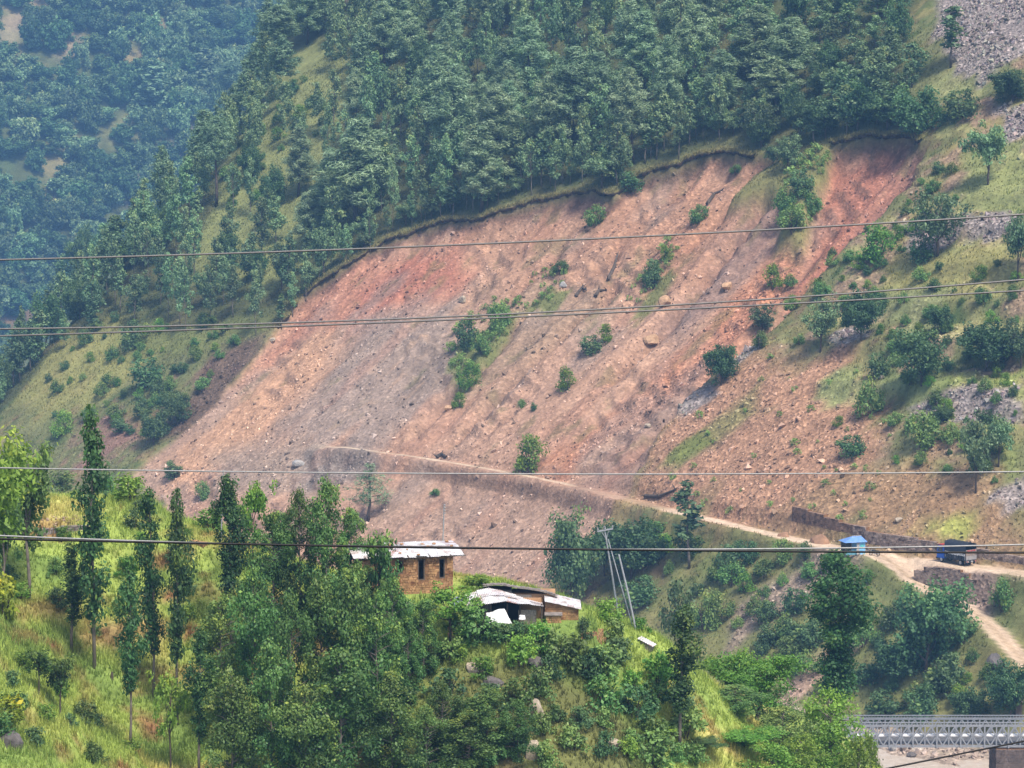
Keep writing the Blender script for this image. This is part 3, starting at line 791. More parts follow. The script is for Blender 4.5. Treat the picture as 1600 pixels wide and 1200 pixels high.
def spreading(H, base, rad, seed, nl=9, sub=7, per=70, L=0.34, W=0.21, mat=None, bark=None, cr=(0.6, 1.1), tr_r=0.2, flat=0.6, lk={}, full=1.0):
    """tree with real limbs that fan out into a broad uneven crown"""
    rng = np.random.default_rng(seed); top = H * (base + (1 - base) * 0.55)
    tp = wobble_path(top, rng, 0.06)
    tr = MB().tube(tp, [tr_r * (1 - 0.6 * i / 6) for i in range(7)], 7)
    cl = []
    for k in range(nl):
        t = base + (1 - base) * 0.5 * rng.random(); a = k * 2.4 + rng.random() * 0.8
        p = on_path(tp, min(t * H, top)); el = rng.uniform(0.15, 1.25)
        ln = rad * rng.uniform(0.55, 1.0)
        q = p + np.array([math.cos(a) * ln * math.cos(el * 0.7), math.sin(a) * ln * math.cos(el * 0.7), (H - p[2]) * (0.25 + 0.6 * el / 1.25) * rng.uniform(0.8, 1.0)])
        mid = (p + q) / 2 + np.array([0, 0, -0.06 * H])
        tr.tube([p, mid, q], [tr_r * 0.5, tr_r * 0.3, tr_r * 0.1], 5, False)
        for j in range(sub):
            f = rng.uniform(0.35, 1.1); m = p * (1 - f) ** 2 + 2 * mid * f * (1 - f) + q * f * f if f <= 1 else q
            c = rng.uniform(*cr) * full
            o = rng.normal(size=3) * np.array([1, 1, flat]) * c * 0.9
            if m[2] + o[2] > H - 0.3: o[2] = H - 0.3 - m[2]
            cl.append((*(m + o), c, c * (0.5 + 0.4 * flat), int(per * c ** 1.6) + 6))
    return finish(cl, tr, H, L, W, mat or L_DARK, bark or BARK, seed + 1, lk)

def pine(H, base, rad, seed, whorls=13, per=190, L=0.55, W=0.10, lk=dict(upb=0.7), bark=None):
    rng = np.random.default_rng(seed); tp = wobble_path(H, rng, 0.02)
    tr = MB().tube(tp, [0.24 * (1 - 0.85 * i / 6) for i in range(7)], 7)
    cl = []
    for w in range(whorls):
        t = base + (1 - base) * w / (whorls - 1); prof = (1 - (t - base) / (1 - base)) ** 0.75 * 0.92 + 0.12
        if t < base + 0.15: prof *= 0.75
        nb = 5 if w < whorls - 2 else 2
        for k in range(nb):
            a = k * 2 * math.pi / nb + w * 1.1 + rng.normal() * 0.35; ln = rad * prof * rng.uniform(0.5, 1.08)
            p = on_path(tp, t * H); q = p + np.array([math.cos(a) * ln, math.sin(a) * ln, ln * 0.28])
            tr.tube([p, q], [0.06, 0.025], 4, False)
            for f in (0.55, 0.98):
                c = rng.uniform(0.5, 0.95) * (0.75 + 0.25 * prof)
                m = p + (q - p) * f
                cl.append((*m, c * 1.15, c * 1.1, int(per * c ** 1.4)))
    return finish(cl, tr, H, L, W, L_PINE, bark or BARK, seed + 1, lk)

def shrub(H, rad, seed, n=16, per=60, L=0.30, W=0.19, mat=None, lk={}, stems=5):
    rng = np.random.default_rng(seed); tr = MB(); cl = []
    for k in range(stems):
        a = k * 2 * math.pi / stems + rng.random(); l = rad * 0.5
        tr.tube([(0.1 * math.cos(a), 0.1 * math.sin(a), -0.2), (l * 0.5 * math.cos(a), l * 0.5 * math.sin(a), H * 0.4), (l * math.cos(a), l * math.sin(a), H * 0.7)], [0.022 * H, 0.016 * H, 0.007 * H], 4, False)
    for k in range(n):
        a = rng.random() * 2 * math.pi; t = rng.random(); rr = rad * math.sqrt(rng.random()) * math.sqrt(max(0.05, 1 - (t * 0.95) ** 2))
        c = rng.uniform(0.26, 0.46) * min(rad, H)
        cl.append((math.cos(a) * rr * 0.85, math.sin(a) * rr * 0.85, c * 0.6 + t * (H - c), c, c * 0.85, per))
    return finish(cl, tr, H, L, W, mat or L_BUSH, BARK, seed + 1, lk)

# ---- the kinds of tree, a few individuals of each
NEAR_SLENDER = [slender(12, 0.20 + 0.08 * (k % 3), 0.95 + 0.12 * (k % 4), 1000 + k, 36, 210, 0.24, 0.155, mat=L_SALD, cr=(0.4, 1.15), gap=0.8, top=(0.0, 0.35, 0.1)[k % 3], lk=dict(young=0.05, topyoung=0.35)) for k in range(6)]
NEAR_TOP = slender(12, 0.22, 1.5, 1080, 74, 300, 0.20, 0.13, mat=L_SALD, top=0.55, pointy=0.5, lk=dict(young=0.04, topyoung=0.2))
NEAR_BUSHY = [slender(9, 0.03, 2.4 + 0.2 * k, 1150 + k, 62, 160, 0.23, 0.14, mat=(L_BRIGHT, L_BUSH)[k % 2], cr=(0.7, 1.15), gap=0.2, pointy=0.5, lk=dict(young=0.06, topyoung=0.45, droop=0.3)) for k in range(3)]
NEAR_FULL = [slender(12, 0.10, 2.3 + 0.2 * k, 1100 + k, 66, 185, 0.25, 0.16, cr=(0.7, 1.15), gap=0.2, lk=dict(young=0.06, topyoung=0.5)) for k in range(5)]
NEAR_OPEN = [spreading(11, 0.25, 2.6, 1200 + k, 9, 6, 92, 0.33, 0.21, mat=L_SAL, bark=BARK_PALE, flat=0.8, lk=dict(topyoung=0.35, young=0.06)) for k in range(2)]
NEAR_SMALL = [spreading(5, 0.3, 1.6, 1250 + k, 8, 6, 110, 0.22, 0.14, mat=(L_SAL, L_BRIGHT)[k], cr=(0.35, 0.6), tr_r=0.1, lk=dict(topyoung=0.8, young=0.1)) for k in range(2)]
NEAR_BRIGHT = [spreading(8, 0.15, 3.2, 1300 + k, 12, 8, 120, 0.26, 0.13, mat=L_BRIGHT, cr=(0.55, 0.95), flat=0.45, lk=dict(topyoung=0.5, droop=0.5)) for k in range(3)]
NEAR_SHRUB = [shrub(2.2, 1.5, 1400 + k, 18, 55, 0.24, 0.15, mat=(L_BUSH, L_DARK, L_BRIGHT, L_BUSH)[k], lk=dict(topyoung=0.3, young=0.08)) for k in range(4)]
NEAR_YELLOW = [shrub(1.8, 1.3, 1450, 14, 50, 0.24, 0.16, mat=L_YEL, lk=dict(topyoung=0.4, young=0.2))]
MID_FOREST = [slender(14, 0.26 + 0.05 * (k % 3), 1.9 + 0.25 * (k % 3), 1500 + k, 30, 44, 0.52, 0.36, mat=L_FOREST, cr=(0.8, 1.35), gap=0.3, lk=dict(young=0.07, topyoung=0.35)) for k in range(8)]
MID_THIN = [slender(14, 0.35, 0.9, 1550 + k, 20, 42, 0.55, 0.38, mat=L_FOREST, cr=(0.6, 1.0), lk=dict(topyoung=0.25)) for k in range(3)]
MID_PINE = [pine(17, 0.24 + 0.12 * (k % 2), 3.5, 1600 + k) for k in range(4)]
PINE_BARE = pine(15, 0.58, 3.0, 1650, 8)
FAR_PINE = pine(17, 0.3, 3.6, 1670, 12, 50, 0.9, 0.5)
PINE_LOW = [pine(17, 0.24 + 0.1 * k, 3.5, 1680 + k, 12, 62, 0.85, 0.17) for k in range(2)]
BUSH_LOW = [shrub(3.0, 2.1, 1690 + k, 10, 26, 0.42, 0.28, mat=L_BUSH, lk=dict(topyoung=0.3)) for k in range(2)]
PINE_OPEN = pine(12, 0.35, 3.6, 1660, 7, 60)
MID_ROUND = [spreading(8, 0.12, 3.4, 1700 + k, 13, 8, 62, 0.36, 0.24, mat=L_DARK, cr=(0.8, 1.3), flat=0.75, lk=dict(topyoung=0.25)) for k in range(4)]
MID_BROAD = [spreading(8, 0.2, 3.2, 1740 + k, 11, 6, 60, 0.36, 0.24, mat=L_FOREST, cr=(0.7, 1.15), flat=0.5, lk=dict(topyoung=0.35)) for k in range(3)]
MID_BUSH = [shrub(3.0, 2.1, 1800 + k, 20, 75, 0.27, 0.17, mat=(L_DARK, L_BUSH, L_BUSH, L_BRIGHT)[k % 4], lk=dict(topyoung=0.3, young=0.08)) for k in range(4)]
FAR_ROUND = [spreading(9, 0.1, 3.7, 1900 + k, 11, 6, 30, 0.72, 0.48, mat=(L_FOREST, L_DARK)[k % 2], cr=(0.9, 1.6), flat=0.7, lk=dict(topyoung=0.25)) for k in range(6)]

def plant(name, pr, base, H, width, label, group=None, cat='tree', rz=None, trunk=True, lean=0.0):
    sz = H / pr.H; sx = width / pr.W if width else sz
    e = empty(name, base, random.random() * 6.283 if rz is None else rz, (sx, sx, sz), label, cat, group)
    if lean: e.rotation_euler[1] = lean
    if trunk: link('trunk', pr.trunk, e)
    link('crown', pr.crown, e)
    return e
def plant_px(name, pr, bx_, by_, ty, wpx, surf, label, group=None, cat='tree', Y=None, **k):
    """stand a plant where the photograph shows its foot; ty is the picture height of its top"""
    if Y is None: p = hit([bx_], [by_], surf)[0]
    else:
        p = at_depth(bx_, by_, Y); p[2] = float(surf(np.array([p[0]]), np.array([p[1]]))[0])
    top = at_depth(bx_, ty, p[1])
    H = max(0.5, top[2] - p[2])
    return plant(name, pr, (p[0], p[1], p[2] - 0.15), H, wpx / FPX * p[1] if wpx else None, label, group, cat, **k)
pick = lambda L: L[random.randrange(len(L))]

# ================================================================ the forest above the slide
def project(P):
    P = np.asarray(P, float); d = P - CAM
    c, s = math.cos(PITCH), math.sin(PITCH)
    zc = d[:, 1] * c - d[:, 2] * s; yc = d[:, 1] * s + d[:, 2] * c
    return 800 + FPX * d[:, 0] / zc, 600 - FPX * yc / zc
ffm = gridA(forest_floor * (1 - sstep(-1.3, -0.5, sdS))); clm = gridA(clearing); foldm = gridA(dv)
def darts(cand, dist, keep0=()):
    kept = list(keep0); cell = {}
    def key(p): return int(p[0] // dist), int(p[1] // dist)
    for p in kept: cell.setdefault(key(p), []).append(p)
    outp = []
    for p in cand:
        kx, ky = key(p)
        if any((p[0] - q[0]) ** 2 + (p[1] - q[1]) ** 2 < dist * dist for i in (-1, 0, 1) for j in (-1, 0, 1) for q in cell.get((kx + i, ky + j), ())): continue
        cell.setdefault((kx, ky), []).append(p); outp.append(p)
    return outp
PINES = [(555, 358, 190, 112), (590, 300, 205, 70), (705, 275, 105, 75), (775, 290, 140, 90), (752, 330, 200, 80), (885, 240, 78, 90), (826, 175, 28, 70), (860, 260, 120, 70), (520, 375, 235, 70), (925, 215, 85, 70), (690, 180, 60, 60), (600, 110, 5, 60), (1000, 150, 20, 70), (1090, 140, 10, 70),
         (500, 380, 290, 60), (640, 130, 20, 60), (480, 70, -30, 60), (990, 255, 110, 60), (1180, 130, 10, 80), (1240, 150, 30, 80), (1130, 190, 80, 70), (1215, 185, 90, 80)]
pine_xy = []
for k, (px, by_, ty, w) in enumerate(PINES):
    e = plant_px('pine_tree', MID_PINE[k % 4], px, by_, ty, w, hA, 'tall pale feathery pine standing out above the darker forest', 'pale pines among the forest above the landslide')
    pine_xy.append((e.location.x, e.location.y))
for (px, by_, ty, w, lb) in [(338, 322, 186, 52, 'pine with long bare trunk and small high crown on the ridge'), (440, 112, 10, 60, 'tall pine with bare trunk beside the grassy clearing'), (366, 196, 92, 60, 'slim pine with bare trunk left of the grassy clearing')]:
    e = plant_px('pine_tree', PINE_BARE, px, by_, ty, w, hA, lb); pine_xy.append((e.location.x, e.location.y))
rng = np.random.default_rng(21)
cu = rng.uniform(-5, 160, 60000); cvv = rng.uniform(-440, -40, 60000)
qx, qy = from_uv(cu, cvv)
f = ffm(qx, qy); c_ = clm(qx, qy); fd = foldm(qx, qy)
ppx, ppy = project(np.stack([qx, qy, hA(qx, qy)], 1))
keep = (rng.random(60000) < f * (1 - 0.986 * c_)) & (f > 0.4) & (fd < 14) & (ppx > -30) & (ppx < 1475) & (ppy > -8)
spots = darts(list(zip(qx[keep], qy[keep])), 5.6, pine_xy)
P3 = np.array([(x, y) for x, y in spots]); pz = hA(P3[:, 0], P3[:, 1])
sx_, sy_ = project(np.c_[P3, pz])
edge_d = gridA(sdS)(P3[:, 0], P3[:, 1])
order = np.argsort(P3[:, 1] - 0.25 * sy_ * 0)          # nearest first
print('forest trees', len(order))
FOREST_GROUP = 'broadleaf trees crowding the slope above the landslide'
def tree_batch(name, protos, pts, zs, hs, ws, rots, label):
    """the trees past the limit of individuals, joined into one object"""
    Vs, Fs, Cs, n = [], [], [], 0
    base = []
    for pr in protos:
        me = pr.crown; v = np.empty(len(me.vertices) * 3, np.float32); me.vertices.foreach_get('co', v)
        c = np.empty(len(me.polygons) * 4, np.float32); me.attributes['Col'].data.foreach_get('color', c)
        base.append((v.reshape(-1, 3), c.reshape(-1, 4)[:, :3], pr))
    for i, (x, y) in enumerate(pts):
        v, c, pr = base[i % len(base)]
        ca, sa = math.cos(rots[i]), math.sin(rots[i])
        w = v * np.array([ws[i] / pr.W, ws[i] / pr.W, hs[i] / pr.H])
        Vs.append(np.stack([w[:, 0] * ca - w[:, 1] * sa + x, w[:, 0] * sa + w[:, 1] * ca + y, w[:, 2] + zs[i]], 1))
        Fs.append(np.arange(len(v)).reshape(-1, 4) + n); n += len(v)
        cc = c.copy(); cc[:, 0] = np.clip(cc[:, 0] + random.uniform(-0.25, 0.25), 0, 1); Cs.append(cc)
    o = link(name, np_mesh(name, np.vstack(Vs), np.vstack(Fs), protos[0].crown.materials[0], False, fcol=np.vstack(Cs)))
    return tag(o, label, None, None, 'stuff')
LIP = np.array([(425, 520), (470, 472), (540, 427), (600, 394), (660, 367), (740, 347), (840, 312), (900, 297), (960, 302), (1000, 267), (1080, 242), (1150, 234), (1195, 230)], float)
LIP_T = hit(LIP[:, 0], LIP[:, 1], hA)
sl_ = np.r_[0, np.cumsum(np.hypot(*np.diff(LIP_T[:, :2], axis=0).T))]
for s_ in np.arange(0, sl_[-1], 2.9):
    s_ += random.uniform(-0.9, 0.9); x, y = np.interp(s_, sl_, LIP_T[:, 0]), np.interp(s_, sl_, LIP_T[:, 1])
    off = random.uniform(1.6, 4.6); x += SA * off; y += CA * off
    q_ = random.random(); pr = pick(MID_FOREST) if q_ < 0.6 else (pick(MID_THIN) if q_ < 0.82 else pick(MID_BROAD)); h = random.uniform(7.5, 13) * (1 if q_ < 0.82 else 0.55)
    plant('forest_tree', pr, (x, y, float(hA(np.array([x]), np.array([y]))[0]) - 0.2), h, h * random.uniform(0.26, 0.36) if q_ < 0.82 else h * 0.9, 'pale-trunked tree in the front row of the forest along the landslide lip', 'front row of the forest along the landslide lip')
back_pts, back_z, back_h, back_w = [], [], [], []
for r, i in enumerate(order):
    x, y = P3[i]; rngv = random.random()
    right = sx_[i] > 1130
    if r < 260:
        h = random.uniform(9.5, 17.5); q_ = random.random(); pr = pick(MID_FOREST) if q_ < 0.72 else (pick(MID_THIN) if q_ < 0.86 else pick(MID_BROAD + MID_ROUND)); h *= 0.75 if q_ > 0.86 else 1
        if random.random() < 0.16 and 430 < sx_[i] < 1130 and edge_d[i] < -6: plant('pine_tree', pick(MID_PINE), (x, y, pz[i] - 0.2), random.uniform(14, 20), random.uniform(7, 9.5), 'tall pale feathery pine standing out above the darker forest', 'pale pines among the forest above the landslide'); continue
        w = random.uniform(3.6, 5.8) if pr in MID_FOREST else (random.uniform(2.2, 3.2) if pr in MID_THIN else random.uniform(5.5, 8.0))
        if right: pr = pick(MID_FOREST + MID_ROUND); h = random.uniform(6.5, 11); w = random.uniform(5, 7.5)
        if edge_d[i] > -7.5: plant('forest_tree', pr, (x, y, pz[i] - 0.2), h, w, 'pale-trunked tree in the front row of the forest along the landslide lip', 'front row of the forest along the landslide lip')
        else: plant('forest_tree', pr, (x, y, pz[i] - 0.2), h, w, 'tall broadleaf tree in the dense forest above the landslide', FOREST_GROUP)
    else:
        back_pts.append((x, y)); back_z.append(pz[i] - 0.2); back_h.append(random.uniform(11, 17)); back_w.append(random.uniform(3.8, 5.9))
bp = [i for i in range(len(back_pts)) if i % 5 == 2]; bb = [i for i in range(len(back_pts)) if i % 5 != 2]
for nm_, pro_, ii, kh, kw, lb_ in (('forest_canopy', MID_FOREST[:6], bb, 1.0, 1.0, 'rest of the dense broadleaf forest higher up the slope'), ('pine_canopy', PINE_LOW, bp, 1.25, 1.5, 'pale pines of the upper forest beyond the nearer trees')):
    if ii: tree_batch(nm_, pro_, [back_pts[i] for i in ii], [back_z[i] for i in ii], [back_h[i] * kh for i in ii], [back_w[i] * kw for i in ii], [random.random() * 6.28 for _ in ii], lb_)
for (px, by_, h) in [(95, 505, 90), (72, 545, 85), (48, 580, 80), (22, 605, 75), (112, 475, 95), (135, 450, 100), (4, 628, 70), (85, 525, 70), (60, 562, 78), (125, 500, 60), (155, 470, 85), (30, 590, 90), (100, 545, 50), (160, 440, 90), (185, 430, 95), (145, 520, 66)]:
    plant_px('forest_tree', pick(MID_FOREST + MID_ROUND), px, by_, by_ - h, h * random.uniform(0.42, 0.62), hA, 'tree of the dark row on the left shoulder of the grass spur', 'trees on the shoulder of the grass spur')

# ================================================================ the woods on the far mountain
rng = np.random.default_rng(33)
qx = rng.uniform(-320, 20, 40000) * BK; qy = rng.uniform(785, 1300, 40000) * BK
qz = hB(qx, qy); ppx, ppy = project(np.stack([qx, qy, qz], 1))
fx, fy = project(np.stack([_f[:, 0], _f[:, 1], _f[:, 2]], 1))
limit = np.interp(ppy, fy[::-1] if fy[0] > fy[-1] else fy, fx[::-1] if fy[0] > fy[-1] else fx)
ib = np.clip(((qx - bx[0]) / (2.6 * BK)).astype(int), 0, len(bx) - 1); jb = np.clip(((qy - by[0]) / (2.6 * BK)).astype(int), 0, len(by) - 1)
keep = (ppx > -40) & (ppx < limit + 18) & (ppy > -12) & (ppy < 690) & (rng.random(40000) > 0.99 * clearB[ib, jb])
spots = np.array(darts(list(zip(qx[keep], qy[keep])), 5.1 * BK))
zB_ = hB(spots[:, 0], spots[:, 1])
o_ = np.argsort(spots[:, 1])
print('far trees', len(o_))
bp_, bz_, bh_, bw_ = [], [], [], []
for r, i in enumerate(o_):
    h, w = random.uniform(6, 13) * BK, random.uniform(6, 11) * BK
    if r < 285:
        pr = pick(FAR_ROUND)
        o = link('woodland_tree', pr.crown)
        o.location = (spots[i, 0], spots[i, 1], zB_[i] - 0.8); o.rotation_euler = (0, 0, random.random() * 6.28); o.scale = (w / pr.W, w / pr.W, h / pr.H)
        tag(o, 'hazy blue-green broadleaf tree in the woods of the far mountain', 'tree', 'trees of the woods on the far mountain')
    else:
        bp_.append(spots[i]); bz_.append(zB_[i] - 0.8); bh_.append(h); bw_.append(w)
if bp_:
    tree_batch('distant_woods', FAR_ROUND[:1], bp_, bz_, bh_, bw_, [random.random() * 6.28 for _ in bp_], 'upper woods of the far mountain fading into haze')
hB_far = lambda X, Y: np.where(np.asarray(Y, float) < 1300, -500.0, hB(X, Y))
for (px, by_, ty, w) in [(240, 190, 95, 55), (322, 150, 78, 45)]:
    plant_px('pine_tree', FAR_PINE, px, by_, ty, w, hB_far, 'broad pale pine on the far mountain above the grass patch' if px == 240 else 'slim pine with long bare trunk on the far mountain')

# ================================================================ single trees and bushes on the main hillside
S = 'bush'
ONE = [  # foot x, foot y, top y, width, kind, name, label
 (1127, 602, 528, 60, MID_ROUND, 'tree', 'dark round tree standing alone at the edge of the landslide'),
 (1346, 535, 450, 64, MID_ROUND, 'tree', 'dark round tree on the terrace right of the landslide, on a grey stone heap'),
 (1282, 550, 455, 58, MID_BROAD, 'tree', 'loose tall tree between the landslide and the dark round terrace tree'),
 (1190, 520, 470, 42, MID_BROAD, 'tree', 'small leaning tree on the brown edge of the landslide'),
 (1188, 545, 515, 28, MID_BUSH, S, 'low bush below the small leaning tree at the landslide edge'),
 (1440, 605, 515, 88, MID_ROUND, 'tree', 'wide grey-green tree above the bright terrace'),
 (1357, 650, 585, 52, MID_BUSH, S, 'tall blue-green bush at the lip of the brown slope'),
 (1372, 590, 550, 40, MID_BUSH, S, 'bright bush left of the wide grey-green tree'),
 (1540, 580, 500, 100, MID_ROUND, 'tree', 'broad dark tree beside the bright terrace, with clumped foliage'),
 (1595, 575, 490, 60, MID_BROAD, 'tree', 'green tree at the frame edge next to the broad dark tree'),
 (1470, 520, 472, 42, MID_ROUND, 'tree', 'small dark tree on the terrace above the wide grey-green tree'),
 (1440, 698, 640, 68, MID_BUSH, S, 'wide bush below the grey scree, beside a smaller one'),
 (1482, 692, 655, 42, MID_BUSH, S, 'small bush beside the wide bush below the grey scree'),
 (1470, 660, 630, 40, MID_ROUND, S, 'dark low bush on the grey scree'),
 (1525, 770, 640, 62, MID_BROAD, 'tree', 'tall two-stemmed tree in the yellow-green field'),
 (1560, 730, 640, 50, MID_BROAD, 'tree', 'lighter tree behind the tall two-stemmed tree'),
 (1330, 712, 680, 52, MID_BUSH, S, 'low dark bush on the brown slope below the blue-green one'),
 (1310, 665, 648, 20, MID_BUSH, S, 'tiny bush on the bare brown slope'),
 (1544, 288, 180, 66, MID_BROAD, 'tree', 'thin-stemmed tree standing free on the upper terrace'),
 (1465, 400, 290, 84, MID_BROAD, 'tree', 'flat spreading tree with bare forked trunk below the scar'),
 (1374, 410, 350, 66, MID_BUSH, S, 'dark bush on the ridge right of the red scar'),
 (1437, 412, 375, 42, MID_BUSH, S, 'bright small bush near the scree with a forked tree above'),
 (1590, 440, 320, 52, MID_BROAD, 'tree', 'tall dark tree at the frame edge on the middle terrace'),
 (1238, 366, 318, 50, MID_BUSH, S, 'lowest bush hanging on the rib beside the red scar'),
 (1226, 332, 290, 40, MID_BUSH, S, 'middle bush on the rib beside the red scar'),
 (1268, 335, 298, 36, MID_BUSH, S, 'bush on the red scar side of the rib'),
 (1250, 305, 264, 44, MID_BUSH, S, 'upper bush on the rib beside the red scar'),
 (1230, 268, 205, 46, MID_BROAD, 'tree', 'small tree with dark trunk on the scarp between two scars'),
 (1208, 262, 222, 28, MID_BROAD, 'tree', 'slim sapling left of the tree on the scarp'),
 (1208, 450, 412, 36, MID_BUSH, S, 'olive bush hanging in the lower red scar'),
 (1430, 225, 135, 78, MID_ROUND, 'tree', 'dark dense tree at the top right end of the red scar'),
 (1385, 205, 140, 76, MID_ROUND, 'tree', 'dark dense tree just above the red scar rim'),
 (1340, 205, 130, 66, MID_ROUND, 'tree', 'second dense tree on the red scar rim, beside the forest'),
 (1290, 215, 150, 66, MID_ROUND, 'tree', 'green tree at the left of the red scar rim'),
 (1190, 230, 150, 62, MID_BROAD, 'tree', 'olive tinted tree at the forest foot above the scarp'),
 (1500, 185, 140, 60, MID_BUSH, S, 'bright bush between the dense rim tree and the grey scree'),
 (1582, 160, 100, 72, MID_ROUND, 'tree', 'dark clump at the foot of the large grey scree'),
 (1486, 105, 5, 40, MID_THIN, 'tree', 'thin pale tree at the forest edge before the grey scree'),
 (1320, 145, 95, 90, MID_BROAD, 'tree', 'flat-topped pale tree at the forest edge'),
 (1370, 150, 90, 60, MID_BROAD, 'tree', 'flat-topped tree with visible trunk next to the pale one'),
 (940, 300, 232, 76, MID_BROAD, 'tree', 'broad tree leaning over the landslide lip'),
 (985, 300, 268, 40, MID_BUSH, S, 'bush spilling over the landslide lip'),
 (930, 355, 318, 36, MID_BUSH, S, 'pale green bush tuft slipping below the landslide lip'),
 (886, 610, 572, 36, MID_BUSH, S, 'round dark green bush alone in the middle of the landslide'),
 (735, 606, 565, 42, MID_BUSH, S, 'round green bush at the foot of the green strip'),
 (727, 545, 500, 38, MID_BUSH, S, 'bright bush in the green strip on the landslide'),
 (780, 515, 470, 40, MID_BUSH, S, 'bright bush at the head of the green strip'),
 (752, 555, 520, 34, MID_BUSH, S, 'yellowish bush inside the green strip'),
 (717, 635, 612, 26, MID_BUSH, S, 'small yellow-green bush under the green strip'),
 (830, 735, 678, 60, MID_BUSH, S, 'large olive bush on the slope just above the road'),
 (922, 553, 524, 40, MID_BUSH, S, 'dark low bush on the landslide near the orange flow'),
 (945, 535, 505, 30, MID_BUSH, S, 'loose bush above the dark low one on the landslide'),
 (876, 428, 405, 34, MID_BUSH, S, 'bright little bush high on the landslide'),
 (1092, 352, 318, 34, MID_BUSH, S, 'narrow dark bush under an undercut on the upper landslide'),
 (815, 640, 622, 18, MID_BUSH, S, 'pale tuft bush on the lower landslide'),
 (834, 642, 628, 12, MID_BUSH, S, 'tiny dark bush next to the pale tuft'),
 (1150, 275, 255, 24, MID_BUSH, S, 'small bush on the landslide below the olive tree'),
 (1020, 450, 405, 32, MID_BUSH, S, 'grassy bush on the green strip of the upper landslide'),
 (1040, 410, 382, 22, MID_BUSH, S, 'uppermost bush of the green strip on the upper landslide'),
 (680, 775, 762, 20, MID_BUSH, S, 'small bush on bare soil below the road'),
 (228, 605, 560, 60, MID_BUSH, S, 'blue-green bush on the grass slope left of the landslide'),
 (240, 695, 640, 48, MID_ROUND, S, 'dark bush at the foot of the grass slope'),
 (278, 665, 612, 50, MID_ROUND, S, 'dark bush above the lower left edge of the landslide'),
 (98, 680, 640, 40, MID_BUSH, S, 'bright bush on the spur beside the red cliff'),
 (205, 545, 500, 40, MID_BUSH, S, 'bush on the grassy spur under the forest'),
 (270, 748, 720, 38, MID_BUSH, S, 'bush at the lower corner of the landslide'),
 (316, 780, 750, 30, MID_BUSH, S, 'pale bush on the lowest debris'),
 (575, 815, 728, 72, None, 'pine_tree', 'small open pine on the slope below the road'),
 (1077, 888, 752, 50, MID_THIN, 'tree', 'slim dark tree in front of the road'),
 (893, 955, 800, 92, MID_ROUND, 'tree', 'big blue-green tree behind the stone houses'),
 (985, 905, 808, 116, MID_ROUND, 'tree', 'wide blue-green tree behind the leaning pole'),
 (945, 900, 815, 60, MID_ROUND, 'tree', 'dark tree between the two wide blue-green trees'),
 (1137, 895, 850, 42, MID_BUSH, S, 'dark bush below the road near the slim tree'),
 (1000, 945, 900, 70, MID_BUSH, S, 'hazy bush behind the two leaning poles'),
 (1230, 1000, 955, 46, MID_BUSH, S, 'blue-green bush in the gully below the road'),
 (1270, 1010, 965, 60, MID_BUSH, S, 'dark bush beside the tall slim tree'),
 (1446, 1055, 912, 128, MID_ROUND, 'tree', 'very broad dark tree between the track and the bridge'),
 (1400, 1070, 990, 90, MID_ROUND, 'tree', 'dark rounded tree under the very broad one'),
 (1565, 955, 900, 42, MID_BUSH, S, 'bright bush between the road and the track'),
 (1480, 1080, 1020, 70, MID_BUSH, S, 'green bush above the bridge, below the very broad tree'),
 (1580, 1130, 1030, 80, MID_ROUND, 'tree', 'dark tree at the bridge end'),
 (1515, 1130, 1065, 66, MID_ROUND, 'tree', 'dark tree just behind the bridge railing'),
 (1440, 1125, 1070, 60, MID_BUSH, S, 'olive bush behind the middle of the bridge'),
 (1380, 1128, 1080, 70, MID_BUSH, S, 'bushy tree behind the bridge start'),
 (1350, 1010, 960, 60, MID_BUSH, S, 'bright bush beside the broad dark tree'),
 (1100, 985, 920, 60, MID_BUSH, S, 'grey-green bush between the poles and the slim dark tree'),
 (1180, 960, 925, 40, MID_BUSH, S, 'small bush on the stony gully edge'),
 (1200, 1010, 975, 40, MID_BUSH, S, 'bush low in the stony gully'),
]
for (a, b_, t, w, L, nm, lb) in ONE:
    pr = PINE_OPEN if L is None else pick(L)
    nm = {'tree': 'broadleaf_tree'}.get(nm, nm)
    plant_px(nm, pr, a, b_, t, w, hA, lb, None, 'pine' if L is None else ('bush' if nm == 'bush' else 'tree'))
